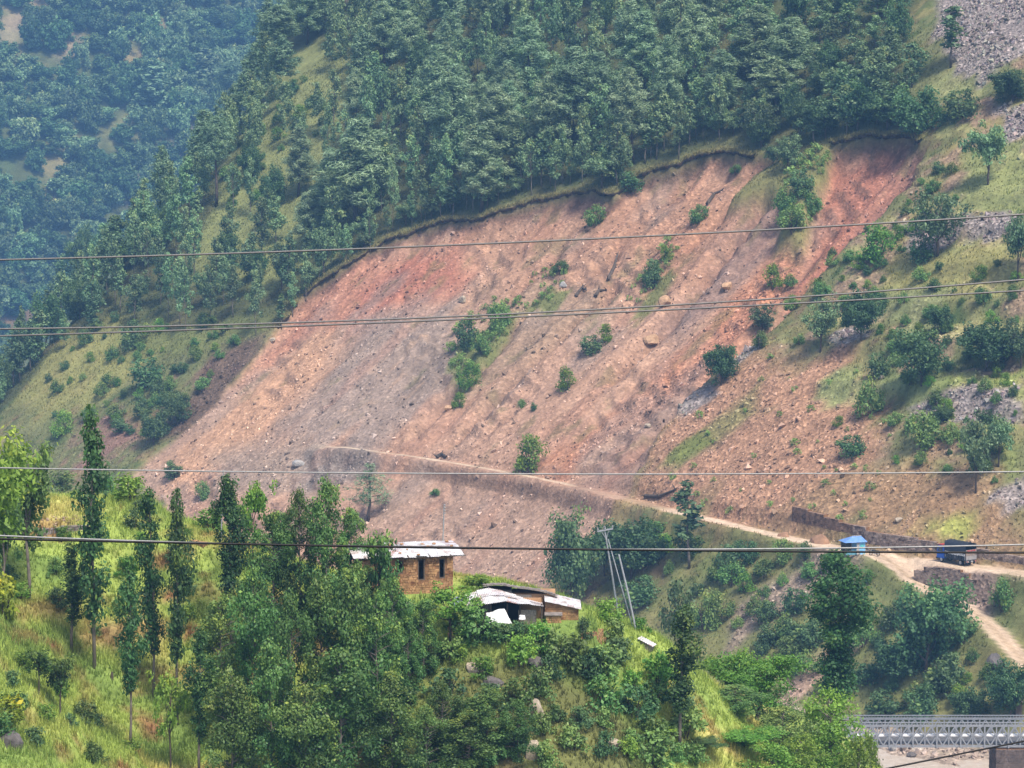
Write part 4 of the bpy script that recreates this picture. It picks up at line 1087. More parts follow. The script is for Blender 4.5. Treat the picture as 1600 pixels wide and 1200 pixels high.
# ================================================================ trees and shrubs on the near spur
G1 = 'slender trees on the grassy bank'
NEAR = [
 (45, 938, 652, 88, NEAR_OPEN, 0, 'open-crowned tree rising from the upper left terrace'),
 (148, 1045, 646, 58, NEAR_SLENDER, 0, 'tallest slender tree with a dense tuft at its top'),
 (112, 1018, 850, 50, NEAR_SLENDER, 1, 'short dark slender tree left of the tallest one'),
 (203, 1172, 884, 40, NEAR_SLENDER, 2, 'slim tree with a long bare grey trunk on the grass bank'),
 (240, 1088, 760, 44, NEAR_SLENDER, 3, 'narrow dark tree beside its twin on the grass bank'),
 (277, 1130, 766, 46, NEAR_SLENDER, 4, 'narrow tree behind the bright young sapling'),
 (362, 1012, 740, 52, NEAR_SLENDER, 5, 'dark columnar tree beside the bright forked tree'),
 (312, 1216, 984, 44, NEAR_SLENDER, 1, 'narrow dark tree at the edge of the leafy thicket'),
 (266, 1205, 1020, 60, NEAR_SMALL, 1, 'bright young sapling with two thin stems on the bank'),
 (8, 960, 705, 60, NEAR_OPEN, 1, 'leafy tree cut by the frame on the upper terrace'),
 (395, 905, 722, 62, NEAR_SMALL, 1, 'bright green forked tree with a bare dark limb'),
 (703, 1000, 898, 86, NEAR_SMALL, 1, 'small yellow-green tree in front of the patched hut'),
 (1062, 1170, 945, 62, NEAR_SLENDER, 4, 'thick dark columnar tree beside the tin-covered heap'),
 (95, 1120, 1010, 50, NEAR_SMALL, 0, 'small dark tree leaning on the lower bank'),
 (60, 1085, 1000, 40, NEAR_SMALL, 0, 'small dark tree above the leaning one'),
]
for (a, b_, t, w, L, k, lb) in NEAR:
    plant_px('slender_tree' if L is NEAR_SLENDER else 'leafy_tree', L[k], a, b_, t, w * (1.12 if L is NEAR_SLENDER else 1.1), hC, lb)
plant_px('leafy_tree', NEAR_SMALL[0], 593, 905, 802, 56, hC, 'small round-topped tree in front of the white roof', Y=204.8)
MASS = [(560, 1000, 880, 60), (628, 1010, 925, 50), (600, 990, 905, 50), (425, 1010, 800, 84), (468, 990, 762, 76), (512, 1000, 750, 76), (548, 965, 790, 66), (350, 1150, 930, 92), (400, 1180, 890, 96), (455, 1200, 922, 104), (505, 1190, 905, 90),
        (545, 1190, 885, 96), (592, 1180, 925, 82), (612, 1110, 905, 70), (425, 1262, 1000, 116), (530, 1270, 1015, 116), (612, 1260, 1045, 96), (362, 1272, 1045, 96), (480, 1282, 1070, 110),
        (690, 1195, 1062, 80), (762, 1190, 1072, 84), (735, 1255, 1105, 96), (662, 1060, 935, 58), (640, 1110, 965, 60), (810, 1235, 1090, 76), (440, 900, 800, 60), (575, 1010, 880, 60), (380, 1060, 905, 70), (560, 1110, 960, 80), (665, 1270, 1100, 90)]
for k, (a, b_, t, w) in enumerate(MASS):
    Y = 203.5 if k < 3 else None if b_ < 1200 else 197 - (b_ - 1200) * 0.05
    w *= 1.0
    lb = {(425, 1010): 'left one of the tall full trees rising against the landslide debris', (468, 990): 'second tall full tree rising against the landslide debris', (512, 1000): 'tallest full tree of the thicket, rising against the bare slope', (548, 965): 'full tree of the thicket just left of the white roof', (440, 900): 'smaller full tree behind the tall ones of the thicket', (350, 1150): 'outermost full tree of the thicket beside the narrow dark tree', (662, 1060): 'thin full tree on the bank under the stone house'}.get((a, b_))
    plant_px('leafy_tree', NEAR_FULL[k % 5], a, b_, t, w, hC, lb or 'full leafy tree in the thicket below the stone house', 'full trees of the thicket below the stone house', Y=Y)
for (a, t, w, Y, k, lb) in [(1180, 1000, 130, 222, 0, 'feathery bright green tree with drooping sprays by the gully'), (1135, 1010, 80, 224, 1, 'bright feathery tree behind the dark columnar one'), (1225, 1105, 120, 214, 1, 'green tree filling the corner left of the bridge'),
                        (1300, 1083, 150, 217, 2, 'large bright green tree that covers the bridge end'), (1335, 1155, 90, 212, 0, 'low green tree under the bridge start'), (1165, 1130, 110, 209, 2, 'bright tree below the feathery one at the bottom'),
                        (1090, 1150, 90, 205, 1, 'bright tree at the bottom edge under the columnar one'), (1020, 1140, 90, 203, 0, 'feathery tree at the bottom edge below the cliff'), (1255, 1150, 120, 208, 2, 'lowest green tree left of the river'), (1205, 1065, 90, 226, 1, 'dull green tree behind the corner tree left of the bridge'), (1360, 1150, 60, 214, 2, 'bushy tree trailing to the river under the bridge'), (1275, 1110, 90, 228, 0, 'bright bushy tree at the foot of the tall slim tree'), (1150, 1070, 110, 214, 1, 'dense bushy tree between the columnar tree and the gully'), (1210, 1160, 110, 206, 0, 'bright bushy tree at the bottom edge below the gully')]:
    plant_px('leafy_tree', NEAR_BRIGHT[0] if 'feathery' in lb else NEAR_BUSHY[k], a, 1200, t, w, hC, lb, Y=Y)
plant_px('slender_tree', NEAR_TOP, 1306, 1130, 866, 104, hC, 'tall slim dark tree with a broad top standing before the kiosk', Y=285)
# undergrowth on the cliff and along the field edges
rng = np.random.default_rng(55)
WEEDS = []
def shrub_field(poly, n, hpx, group, label, protos, mind=1.3, seed=0, surf=None):
    P = np.array(poly, float); r = np.random.default_rng(seed); got = []
    xs = r.uniform(P[:, 0].min(), P[:, 0].max(), n * 14); ys = r.uniform(P[:, 1].min(), P[:, 1].max(), n * 14)
    ins = sdpoly(xs, ys, P) > 0
    G = hit(xs[ins][:n * 5], ys[ins][:n * 5], surf or hC)
    for p in darts([tuple(g) for g in G if np.isfinite(g[0])], mind)[:n]:
        if surf is hA and float(gridA(np.maximum(1 - sstep(2.0, 3.5, dT), road_m))(np.array([p[0]]), np.array([p[1]]))[0]) > 0.1: continue
        h = r.uniform(*hpx) / FPX * p[1]; pr = protos[r.integers(len(protos))]
        if 'weed' in label or 'tiny' in label: WEEDS.append((p[0], p[1], p[2] - 0.1, h, h * r.uniform(0.95, 1.5))); continue
        plant('bush' if surf is hA else 'shrub', pr, (p[0], p[1], p[2] - 0.1), h, h * r.uniform(0.95, 1.5), label, group, 'bush' if surf is hA else 'shrub')
shrub_field([(720, 995), (900, 990), (1000, 1015), (1060, 1100), (1090, 1200), (700, 1200), (690, 1040)], 62, (30, 62), 'shrubs covering the cliff below the huts', 'green shrub clinging to the cliff below the huts', NEAR_SHRUB, 1.5, 1)
shrub_field([(0, 770), (200, 780), (330, 830), (330, 1000), (120, 1000), (0, 940)], 22, (16, 34), 'shrubs on the grassy terraces', 'small shrub on the grassy terraces', NEAR_SHRUB[:3], 2.5, 2)
shrub_field([(0, 980), (60, 1010), (230, 1200), (0, 1200)], 12, (22, 44), 'shrubs on the lower bank', 'shrub in long grass on the lower bank', NEAR_SHRUB, 2.0, 3)
shrub_field([(620, 930), (720, 985), (720, 1060), (640, 1040)], 10, (26, 44), 'shrubs below the stone house wall', 'shrub on the bank under the stone house', NEAR_SHRUB, 1.4, 4)
shrub_field([(1010, 850), (1250, 860), (1420, 920), (1560, 1000), (1580, 1110), (1340, 1125), (1230, 1040), (1100, 985)], 60, (16, 42), 'bushes on the slope between road and river', 'bush on the slope between the road and the river', MID_BUSH, 3.0, 5, hA)
shrub_field([(1350, 420), (1590, 400), (1590, 760), (1400, 740)], 70, (9, 26), 'bushes on the terraces', 'bush on the terraced slope', MID_BUSH, 2.6, 6, hA)
shrub_field([(1030, 720), (1180, 560), (1340, 560), (1400, 650), (1400, 800), (1250, 830), (1060, 790)], 44, (6, 15), 'scrub on the brown slope', 'tiny scrub bush on the brown stony slope', MID_BUSH, 2.6, 14, hA)
shrub_field([(1230, 440), (1330, 380), (1420, 300), (1480, 240), (1500, 330), (1400, 400), (1330, 540), (1240, 540)], 36, (9, 24), 'bushes right of the red scar', 'ragged bush on the grass right of the red scar', MID_BUSH, 2.4, 15, hA)
shrub_field([(30, 640), (150, 500), (400, 515), (330, 620), (230, 690), (100, 660)], 60, (8, 26), 'bushes on the grass spur', 'low bush on the grass spur under the forest', MID_BUSH, 2.6, 7, hA)
shrub_field([(320, 330), (420, 130), (480, 90), (510, 200), (430, 320)], 30, (10, 26), 'bushes in the forest clearing', 'bush in the grassy clearing of the forest', MID_BUSH, 3.5, 8, hA)
shrub_field([(700, 570), (712, 515), (770, 465), (815, 465), (800, 510), (750, 550), (730, 600)], 26, (8, 20), 'weeds of the green strip on the landslide', 'small weedy bush in the green strip on the landslide', MID_BUSH[1:], 1.6, 9, hA)
shrub_field([(978, 475), (1000, 430), (1045, 378), (1060, 392), (1020, 450), (992, 480)], 18, (8, 17), 'weeds of the grassy strip on the upper landslide', 'small weedy bush in the grassy strip of the upper landslide', MID_BUSH[1:], 1.4, 10, hA)
shrub_field([(805, 470), (845, 420), (895, 425), (880, 465), (830, 485)], 16, (7, 14), 'weeds round the grey landslide boulder', 'tiny weedy bush left of the grey boulder on the landslide', MID_BUSH[1:], 1.6, 11, hA)
shrub_field([(1215, 360), (1225, 260), (1300, 225), (1280, 300), (1262, 360)], 24, (9, 22), 'weeds on the rib beside the red scar', 'weedy bush on the grassy rib beside the red scar', MID_BUSH[1:], 1.5, 12, hA)
tree_batch('slide_weeds', BUSH_LOW, [w[:2] for w in WEEDS], [w[2] for w in WEEDS], [w[3] for w in WEEDS], [w[4] for w in WEEDS], [random.random() * 6.28 for _ in WEEDS], 'low weeds and scrub scattered over the landslide and the brown slope')
for (a, b_, t, w, k, lb) in [(205, 782, 738, 70, 2, 'yellow-green shrub on the ridge behind the tallest slender tree'), (165, 778, 742, 46, 2, 'bright shrub behind the tallest slender trunk'), (95, 770, 735, 60, 0, 'dull green shrub on the terrace rim'), (330, 830, 790, 60, 2, 'bright shrub on the rim left of the columnar tree'),
                         (1000, 985, 960, 40, 2, 'bright shrub on the grass field near the poles'), (950, 975, 930, 56, 2, 'bright round shrub at the field edge behind the huts'), (912, 1000, 960, 30, 1, 'dark shrub against the end wall of the hut'),
                         (1055, 985, 900, 56, 1, 'dark tall shrub behind the columnar tree'), (745, 918, 895, 60, 2, 'leafy creeper shrub growing over the rear shed')]:
    plant_px('shrub', NEAR_SHRUB[k], a, b_, t, w, hC, lb, None, 'shrub')
for k, (a, b_, t, w, lb) in enumerate([(765, 1000, 968, 60, 'shrub just below the yard stones left of the tarpaulin'), (812, 1004, 966, 56, 'shrub in front of the woven panel of the hut'), (842, 1012, 968, 54, 'bright shrub at the foot of the low stone pen'), (872, 1024, 978, 60, 'dark shrub below the stone store'), (890, 1040, 990, 66, 'broad shrub under the field corner'), (930, 1050, 1006, 60, 'shrub below the dry stone wall'), (720, 1010, 975, 40, 'shrub beside the small yellow-green tree')]):
    plant_px('shrub', NEAR_SHRUB[k % 4], a, b_, t, w, hC, lb, None, 'shrub')
plant_px('shrub', NEAR_YELLOW[0], 6, 965, 898, 62, hC, 'yellow-green shrub with large leaves cut by the frame', None, 'shrub')
plant_px('shrub', NEAR_YELLOW[0], 14, 1135, 1084, 60, hC, 'shrub with yellow leaves above the rocks of the lower bank', None, 'shrub')
plant_px('leafy_tree', NEAR_BRIGHT[0], -50, 900, 622, 210, hC, 'bright tree whose sprays hang in from outside the frame', Y=196)

# ---- grass: long tufts over the near hill, short ones over the far slopes
M_GRASS, nt, out = new_mat('grass_blades')
c = N(nt, 'ShaderNodeAttribute', attribute_name='Col').outputs['Color']
b = N(nt, 'ShaderNodeBsdfPrincipled', i_Roughness=0.7); b.inputs['Specular IOR Level'].default_value = 0.2
nt.links.new(c, b.inputs['Base Color'])
t = N(nt, 'ShaderNodeBsdfTranslucent'); nt.links.new(c, t.inputs[0])
ms = N(nt, 'ShaderNodeMixShader', i_0=0.3); nt.links.new(b.outputs[0], ms.inputs[1]); nt.links.new(t.outputs[0], ms.inputs[2]); nt.links.new(ms.outputs[0], out.inputs[0])
def grass_field(name, P, colr, hgt, blades, wid, rng, lean=0.5, lab=None):
    n = len(P) * blades
    idx = np.repeat(np.arange(len(P)), blades)
    a = rng.random(n) * 2 * np.pi; h = hgt[idx] * rng.lognormal(0, 0.25, n)
    b0 = P[idx] + np.stack([np.cos(a), np.sin(a), np.zeros(n)], 1) * (0.12 * hgt[idx] * rng.random(n))[:, None]
    ld = np.stack([np.cos(a), np.sin(a) , np.zeros(n)], 1) * (h * lean * rng.random(n))[:, None]
    side = np.stack([-np.sin(a), np.cos(a), np.zeros(n)], 1) * wid
    tip = b0 + ld + np.stack([0 * h, 0 * h, h], 1)
    V = np.stack([b0 - side - [0, 0, 0.05], b0 + side - [0, 0, 0.05], tip], 1).reshape(-1, 3)
    F = np.arange(3 * n).reshape(n, 3)
    cc = np.clip(colr[idx] * rng.lognormal(0, 0.22, (n, 1)) * np.array([1.0, 1.0, 0.9]), 0.01, 0.6)
    return tag(link(name, np_mesh(name, V, F, M_GRASS, False, fcol=cc)), lab, None, None, 'stuff')
rng = np.random.default_rng(77)
n = 90000
gx = rng.uniform(-46, 24, n); gy = rng.uniform(168, 240, n)
gz = hC(gx, gy); qpx, qpy = project(np.stack([gx, gy, gz], 1))
col_at = lambda F, X, Y: np.stack([gridC(F[..., k])(X, Y) for k in range(3)], 1)
plot = ((gx > -10.3) & (gx < -3.8) & (gy > 208.2) & (gy < 214)) | ((gx > -3.4) & (gx < 5.4) & (gy > 204.2) & (gy < 209.5))
kp = (qpx > -20) & (qpx < 1300) & (qpy < 1215) & ~plot
gx, gy, gz = gx[kp], gy[kp], gz[kp]
gc = col_at(np.clip(cC, 0.01, 0.9), gx, gy)
grass_field('long_grass', np.stack([gx, gy, gz], 1), gc * 1.25, np.clip(0.42 + 0.25 * fbm(gx / 4, gy / 4, 3, 78), 0.15, 0.9), 4, 0.035, rng, 0.9, 'long green and straw-coloured grass over the near hill')
n = 120000
u = rng.uniform(-34, 120, n); v = rng.uniform(-330, 20, n)
gx, gy = from_uv(u, v)
bare = np.clip(gridA(np.maximum(np.maximum(slide, np.clip(road_m, 0, 1)), np.maximum(track_m, stony * 1.1)))(gx, gy), 0, 1)
for m_ in GREEN: bare = bare * (1 - gridA(m_)(gx, gy))
qpx, qpy = project(np.stack([gx, gy, hA(gx, gy)], 1))
kp = (rng.random(n) > np.clip(bare * 1.25, 0, 1)) & (qpx > -10) & (qpx < 1610) & (qpy > -5) & (qpy < 1200)
gx, gy = gx[kp], gy[kp]
gc = np.stack([gridA(cA[..., k])(gx, gy) for k in range(3)], 1)
grass_field('hill_grass', np.stack([gx, gy, hA(gx, gy)], 1), gc * 1.25 * rng.choice([0.75, 1.0, 1.0, 1.25], len(gx))[:, None], np.clip(0.40 + 0.3 * fbm(gx / 6, gy / 6, 3, 79), 0.2, 1.2), 3, 0.09, rng, 0.8, 'rough grass tufts over the hillside')
# ================================================================ broken stone
M_ROCK, nt, out = new_mat('loose_stone')
c = N(nt, 'ShaderNodeAttribute', attribute_name='Col').outputs['Color']
b = N(nt, 'ShaderNodeBsdfPrincipled', i_Roughness=0.9); b.inputs['Specular IOR Level'].default_value = 0.15
pos = N(nt, 'ShaderNodeNewGeometry').outputs['Position']
nt.links.new(mixrgb(nt, 'MULTIPLY', 1.0, c, ramp(nt, noise(nt, pos, 3.0, 4), [(0.3, 0.75), (0.7, 1.2)])), b.inputs['Base Color'])
nt.links.new(b.outputs[0], out.inputs[0])
OCT_V = np.array([(1, 0, 0), (-1, 0, 0), (0, 1, 0), (0, -1, 0), (0, 0, 1), (0, 0, -1)], float)
OCT_F = np.array([(0, 2, 4), (2, 1, 4), (1, 3, 4), (3, 0, 4), (2, 0, 5), (1, 2, 5), (3, 1, 5), (0, 3, 5)])
def rocks(name, P, size, colr, rng, lab, flat=0.7):
    n = len(P)
    q = rng.normal(size=(n, 3, 3)); q, _r = np.linalg.qr(q)
    V = OCT_V[None] * rng.uniform(0.55, 1.15, (n, 6, 1)) * np.array([1.0, 0.8, flat]) + rng.normal(size=(n, 6, 3)) * 0.12
    V = np.einsum('nij,nkj->nki', q, V) * size[:, None, None] + P[:, None, :]
    F = (OCT_F[None] + (np.arange(n) * 6)[:, None, None]).reshape(-1, 3)
    me = np_mesh(name, V.reshape(-1, 3), F, M_ROCK, False, col=np.repeat(colr, 6, 0))
    return tag(link(name, me), lab, None, None, 'stuff')
rng = np.random.default_rng(91)
n = 230000
u = rng.uniform(-34, 118, n); v = rng.uniform(-300, 30, n)
gx, gy = from_uv(u, v)
stn = np.clip(gridA(stony)(gx, gy), 0, 1); sl = gridA(slide)(gx, gy)
scr = np.zeros(n)
for m_ in SCREE[:-1]: scr = np.maximum(scr, gridA(m_)(gx, gy))
scr += 0
clump = np.clip(0.5 + 1.1 * fbm(u / 9, v / 3, 3, 92), 0.02, 1)
rdm = gridA(np.clip(road_m + track_m, 0, 1))(gx, gy)
qpx, qpy = project(np.stack([gx, gy, hA(gx, gy)], 1))
kp = (rng.random(n) < stn ** 1.5 * np.maximum(clump * 0.75, scr)) & (rdm < 0.3) & (qpx > -5) & (qpx < 1605) & (qpy > -5) & (scr < 0.5)
gx1, gy1 = gx[kp], gy[kp]
sz = np.clip(rng.lognormal(-1.45, 0.5, len(gx1)), 0.10, 0.95)
gc = np.stack([gridA(cA[..., k])(gx1, gy1) for k in range(3)], 1)
f = rng.choice([0.45, 0.75, 1.1, 1.5, 2.1], len(gx1), p=[0.2, 0.2, 0.25, 0.22, 0.13])[:, None]
gc = np.clip((gc * 0.8 + gc.mean(1)[:, None] * 0.2) * f, 0.02, 0.7)
rocks('landslide_rubble', np.stack([gx1, gy1, hA(gx1, gy1) + sz * 0.15], 1), sz, gc, rng, 'loose stones and rubble strewn over the landslide')
# scree fields: packed grey-mauve blocks
n = 150000
u = rng.uniform(-10, 135, n); v = rng.uniform(-140, 40, n)
gx, gy = from_uv(u, v); scr = np.zeros(n)
for m_ in SCREE[:-1]: scr = np.maximum(scr, gridA(m_)(gx, gy))
qpx, qpy = project(np.stack([gx, gy, hA(gx, gy)], 1))
kp = (rng.random(n) < scr ** 2 * np.clip(0.75 + 1.2 * fbm(u / 6, v / 4, 3, 94), 0.03, 1)) & (qpx > 900) & (qpx < 1610) & (qpy > -8)
gx, gy = gx[kp], gy[kp]
print('scree', len(gx))
sz = np.clip(rng.lognormal(-1.3, 0.5, len(gx)) * (1 + 0.5 * fbm(gx / 7, gy / 7, 2, 95)), 0.10, 1.1)
gc = lin(162, 150, 143)[None] * 0.72 * rng.choice([0.45, 0.75, 1.0, 1.25, 1.6], len(gx), p=[0.2, 0.25, 0.3, 0.17, 0.08])[:, None]
gc = np.clip(gc * (1 + rng.normal(size=(len(gx), 3)) * 0.06), 0.02, 0.7)
rocks('stone_scree', np.stack([gx, gy, hA(gx, gy) + sz * 0.2], 1), sz, gc, rng, 'grey-mauve broken stone of the scree fields')

# single boulders
def boulder_mesh(seed, name='boulder'):
    bm = bmesh.new(); bmesh.ops.create_icosphere(bm, subdivisions=2, radius=1.0)
    r = np.random.default_rng(seed); pl = [(r.normal(size=3), r.uniform(0.55, 0.85)) for _ in range(9)]
    for v in bm.verts:
        for d, k in pl:
            d = d / np.linalg.norm(d); e = v.co.dot(Vector(d)) - k
            if e > 0: v.co -= Vector(d) * e
        v.co *= 1 + 0.04 * r.normal()
    me = bpy.data.meshes.new(name); bm.to_mesh(me); bm.free(); return me
def rock_mat(nm, c): return simple_mat(nm, c, 0.9, var=0.35, scale=1.6, bump=0.6, dirt=tuple(0.55 * q for q in c))
RM = {'grey': rock_mat('grey_boulder_stone', (0.36, 0.34, 0.32)), 'ochre': rock_mat('ochre_boulder_stone', (0.48, 0.30, 0.18)), 'dark': rock_mat('dark_boulder_stone', (0.13, 0.115, 0.11)), 'pale': rock_mat('pale_boulder_stone', (0.40, 0.33, 0.25))}
BOULD = [(467, 727, 22, 11, 'grey', 'flat pale grey boulder resting on debris below the road end'), (880, 447, 16, 10, 'grey', 'rounded grey boulder high on the landslide'), (722, 472, 12, 13, 'pale', 'pale tan boulder on the upper landslide'),
         (1135, 452, 24, 14, 'ochre', 'ochre boulder in the orange debris flow'), (1018, 536, 26, 16, 'ochre', 'broad ochre boulder beside the debris flow'), (1040, 478, 22, 18, 'ochre', 'ochre rock outcrop below the green strip'), (1557, 1042, 30, 26, 'dark', 'dark angular boulder beside the track'),
         (700, 640, 14, 9, 'ochre', 'rusty boulder under the green strip'), (1012, 668, 10, 8, 'pale', 'small pale boulder on the mauve debris'), (1404, 815, 14, 9, 'pale', 'pale boulder above the retaining wall'), (1378, 592, 9, 7, 'pale', 'small pale boulder on the brown lip'),
         (425, 533, 12, 7, 'pale', 'pale boulder at the upper left edge of the landslide'), (1528, 640, 10, 7, 'grey', 'grey boulder on the scree below the bright terrace'), (1425, 1182, 16, 9, 'dark', 'dark boulder on the river bank'), (1395, 1172, 14, 12, 'grey', 'grey boulder at the water under the bridge'), (1380, 1166, 12, 10, 'dark', 'dark rock beside the grey boulder at the water')]
for k, (a, b_, w, h, m_, lb) in enumerate(BOULD):
    p = hit([a], [b_], hA)[0]; me = boulder_mesh(300 + k); me.materials.append(RM[m_])
    o = link('boulder', me); sc = p[1] / FPX
    o.location = (p[0], p[1], p[2] + h * sc * 0.3); o.scale = (w * sc * 0.56, w * sc * 0.5, h * sc * 0.6); o.rotation_euler = (0, 0, random.uniform(-0.5, 0.5))
    tag(o, lb, 'boulder')
# rock faces on the near cliff
for k, (a, b_, w, h, m_, lb) in enumerate([(838, 1040, 34, 26, 'dark', 'overhanging dark boulder on the cliff below the huts'), (842, 1055, 26, 20, 'pale', 'pale rock under the overhanging boulder'), (838, 1120, 28, 60, 'pale', 'tall pale rock face in the middle of the cliff'), (832, 1180, 34, 50, 'pale', 'pale rock ledge at the foot of the cliff'),
                                           (742, 1045, 30, 22, 'pale', 'tan rock among shrubs below the hut yard'), (770, 1065, 34, 22, 'dark', 'dark ledge beside the tan rock'), (625, 1000, 22, 26, 'grey', 'grey stones on the bank under the stone house'), (640, 945, 20, 14, 'grey', 'grey stone beside the house corner'), (12, 1165, 46, 50, 'dark', 'dark rocks on the lower bank under yellow leaves'), (960, 1165, 30, 22, 'pale', 'pale stone among shrubs right of the cliff')]):
    p = hit([a], [b_], hC)[0]; me = boulder_mesh(340 + k); me.materials.append(RM[m_])
    o = link('rock', me); sc = p[1] / FPX
    o.location = (p[0], p[1] + 0.1, p[2]); o.scale = (w * sc * 0.56, w * sc * 0.45, h * sc * 0.56); o.rotation_euler = (0, random.uniform(-0.3, 0.3), random.uniform(-0.5, 0.5))
    tag(o, lb, 'rock')
# uprooted dead trees on the slide
for k, (pts, lb) in enumerate([([(900, 462), (910, 452), (916, 456)], 'dark uprooted stump lying on the upper landslide'), ([(930, 466), (936, 456), (948, 456)], 'dark root tangle beside the uprooted stump'), ([(950, 440), (960, 418), (965, 400)], 'long dead branch lying up the landslide'),
                               ([(682, 716), (690, 711), (697, 717)], 'dark debris snag on the road edge'), ([(1008, 775), (1030, 776), (1055, 768)], 'undercut dark root lying above the road'), ([(1105, 320), (1116, 306), (1128, 298)], 'dark snag under the upper ledge')]):
    g = hit([p[0] for p in pts], [p[1] for p in pts], hA); r = random.Random(k); m = MB()
    m.tube([(q[0], q[1], q[2] + 0.35) for q in g], [0.42, 0.34, 0.16], 7)
    for j in range(6):
        q = g[j % 3]; d = Vector((r.uniform(-1, 1), r.uniform(-1, 1), r.uniform(0.1, 0.9))).normalized() * r.uniform(0.6, 1.3)
        s0 = Vector((q[0], q[1], q[2] + 0.35)); m.tube([s0, s0 + d * 0.5 + Vector((0, 0, 0.1)), s0 + d], [0.16, 0.1, 0.04], 5)
    tag(m.build('dead_branch', BARK), lb, 'dead wood')

# ================================================================ turf hanging over the head of the slide
def turf_lip(px, name_seed, back=1.3, fwd=0.7):
    g = hit([p[0] for p in px], [p[1] for p in px], hA); U, V_ = to_uv(g[:, 0], g[:, 1])
    sl_ = np.r_[0, np.cumsum(np.hypot(np.diff(U), np.diff(V_)))]; ts = np.arange(0, sl_[-1], 0.45)
    u = np.interp(ts, sl_, U); v = np.interp(ts, sl_, V_)
    du_, dv_ = np.gradient(u), np.gradient(v); L_ = np.hypot(du_, dv_); nu, nv = -dv_ / L_, du_ / L_
    F_ = gridA(sdS); sgn = np.sign(np.median(F_(*from_uv(u - nu * 3, v - nv * 3)) - F_(*from_uv(u + nu * 3, v + nv * 3))))
    nu, nv = nu * sgn, nv * sgn                                   # points away from the slide
    best = np.zeros(len(u)); bd = np.full(len(u), 1e9)
    for o in np.arange(-5, 5.01, 0.25):
        d = np.abs(F_(*from_uv(u + nu * o, v + nv * o))) + 0.02 * abs(o); m = d < bd; bd[m] = d[m]; best[m] = o
    k_ = np.ones(5) / 5; best = np.convolve(np.pad(best, 2, mode='edge'), k_, 'valid')
    rg_ = np.random.default_rng(name_seed); rag = fwd * np.clip(0.55 + 1.5 * fbm(ts / 1.3, ts * 0 + name_seed, 3, name_seed), 0.05, 2.0)
    offs = [best + back, best + 0.3, best - rag * 0.6, best - rag]
    ref = hA(*from_uv(u + nu * (best + back), v + nv * (best + back))); ref2 = hA(*from_uv(u + nu * (best + 0.5), v + nv * (best + 0.5)))
    P = []
    for k, o in enumerate(offs):
        x, y = from_uv(u + nu * o, v + nv * o); z = [ref - 0.1, ref2 + 0.12, ref2 - 0.10, ref2 - 0.38 - 0.15 * rg_.random(len(u))][k]; P.append(np.stack([x, y, z], 1))
    x, y = from_uv(u + nu * (best - rag * 0.75), v + nv * (best - rag * 0.75)); P.append(np.stack([x, y, ref2 - 0.75 - 0.35 * rg_.random(len(u))], 1))
    x, y = from_uv(u + nu * (best + 0.8), v + nv * (best + 0.8)); P.append(np.stack([x, y, ref2 - 0.9], 1))
    n = len(u); V = np.stack(P, 1).reshape(-1, 3); F = []
    for i in range(n - 1):
        for j in range(5): F.append((i * 6 + j, i * 6 + j + 1, (i + 1) * 6 + j + 1, (i + 1) * 6 + j))
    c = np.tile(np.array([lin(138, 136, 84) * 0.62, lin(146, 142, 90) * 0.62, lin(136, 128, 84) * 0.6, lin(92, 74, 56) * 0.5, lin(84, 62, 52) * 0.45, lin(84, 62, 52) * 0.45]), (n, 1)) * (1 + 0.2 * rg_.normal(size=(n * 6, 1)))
    o = link('turf_overhang', np_mesh('turf_overhang', V, np.array(F), M_GROUND, False, col=np.clip(c, 0.01, 0.6), masks=np.zeros((n * 6, 3))))
    tag(o, None, None, None, 'structure')
    gp = V.reshape(n, 6, 3)[:, 1:3].reshape(-1, 3); gp = np.vstack([gp + rg_.normal(size=gp.shape) * [0.3, 0.3, 0.02] for _ in range(3)])
    grass_field('lip_grass', gp, np.tile(lin(160, 152, 104) * 0.7, (len(gp), 1)), np.full(len(gp), 0.55), 4, 0.07, rg_, 1.0, 'dry grass hanging over the head of the landslide')
turf_lip([(432, 514), (470, 470), (540, 425), (600, 392), (660, 365), (740, 345), (840, 310), (900, 295), (960, 300), (1000, 265), (1080, 240), (1150, 232), (1190, 229)], 3)
turf_lip([(1292, 232), (1345, 213), (1405, 206), (1440, 222)], 4, 1.6, 0.9)
# ================================================================ buildings
M_MUD = simple_mat('mud_plaster', tuple(lin(192, 150, 110) * 0.68), 0.95, var=0.35, scale=1.2, bump=0.5, dirt=tuple(lin(150, 104, 70) * 0.7))
M_STONE = simple_mat('house_stone', tuple(lin(196, 152, 108) * 0.68), 0.9, var=0.45, scale=2.2, bump=0.4, dirt=tuple(lin(140, 96, 66) * 0.7))
M_MORTAR = simple_mat('dark_mortar', tuple(lin(156, 116, 82) * 0.6), 0.95, var=0.4, scale=2.0)
M_WOOD = simple_mat('weathered_wood', (0.10, 0.075, 0.055), 0.85, var=0.4, scale=4.0)
M_WOODG = simple_mat('grey_planks', (0.22, 0.19, 0.165), 0.85, var=0.45, scale=4.0)
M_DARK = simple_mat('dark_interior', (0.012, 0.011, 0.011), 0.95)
M_TIN = simple_mat('white_tin', (0.66, 0.645, 0.64), 0.5, metal=0.0, var=0.25, scale=1.8, dirt=(0.40, 0.33, 0.30))
M_TIN2 = simple_mat('tin_with_rust', (0.66, 0.62, 0.62), 0.5, metal=0.15, var=0.3, scale=1.6, dirt=(0.36, 0.20, 0.15))
M_TARP = simple_mat('white_tarpaulin', (0.80, 0.80, 0.80), 0.5, var=0.08, scale=1.0)
M_BLUECL = simple_mat('blue_cloth', (0.35, 0.38, 0.66), 0.8, var=0.2)
M_STRAW = simple_mat('woven_mat', (0.30, 0.25, 0.20), 0.9, var=0.5, scale=8.0)
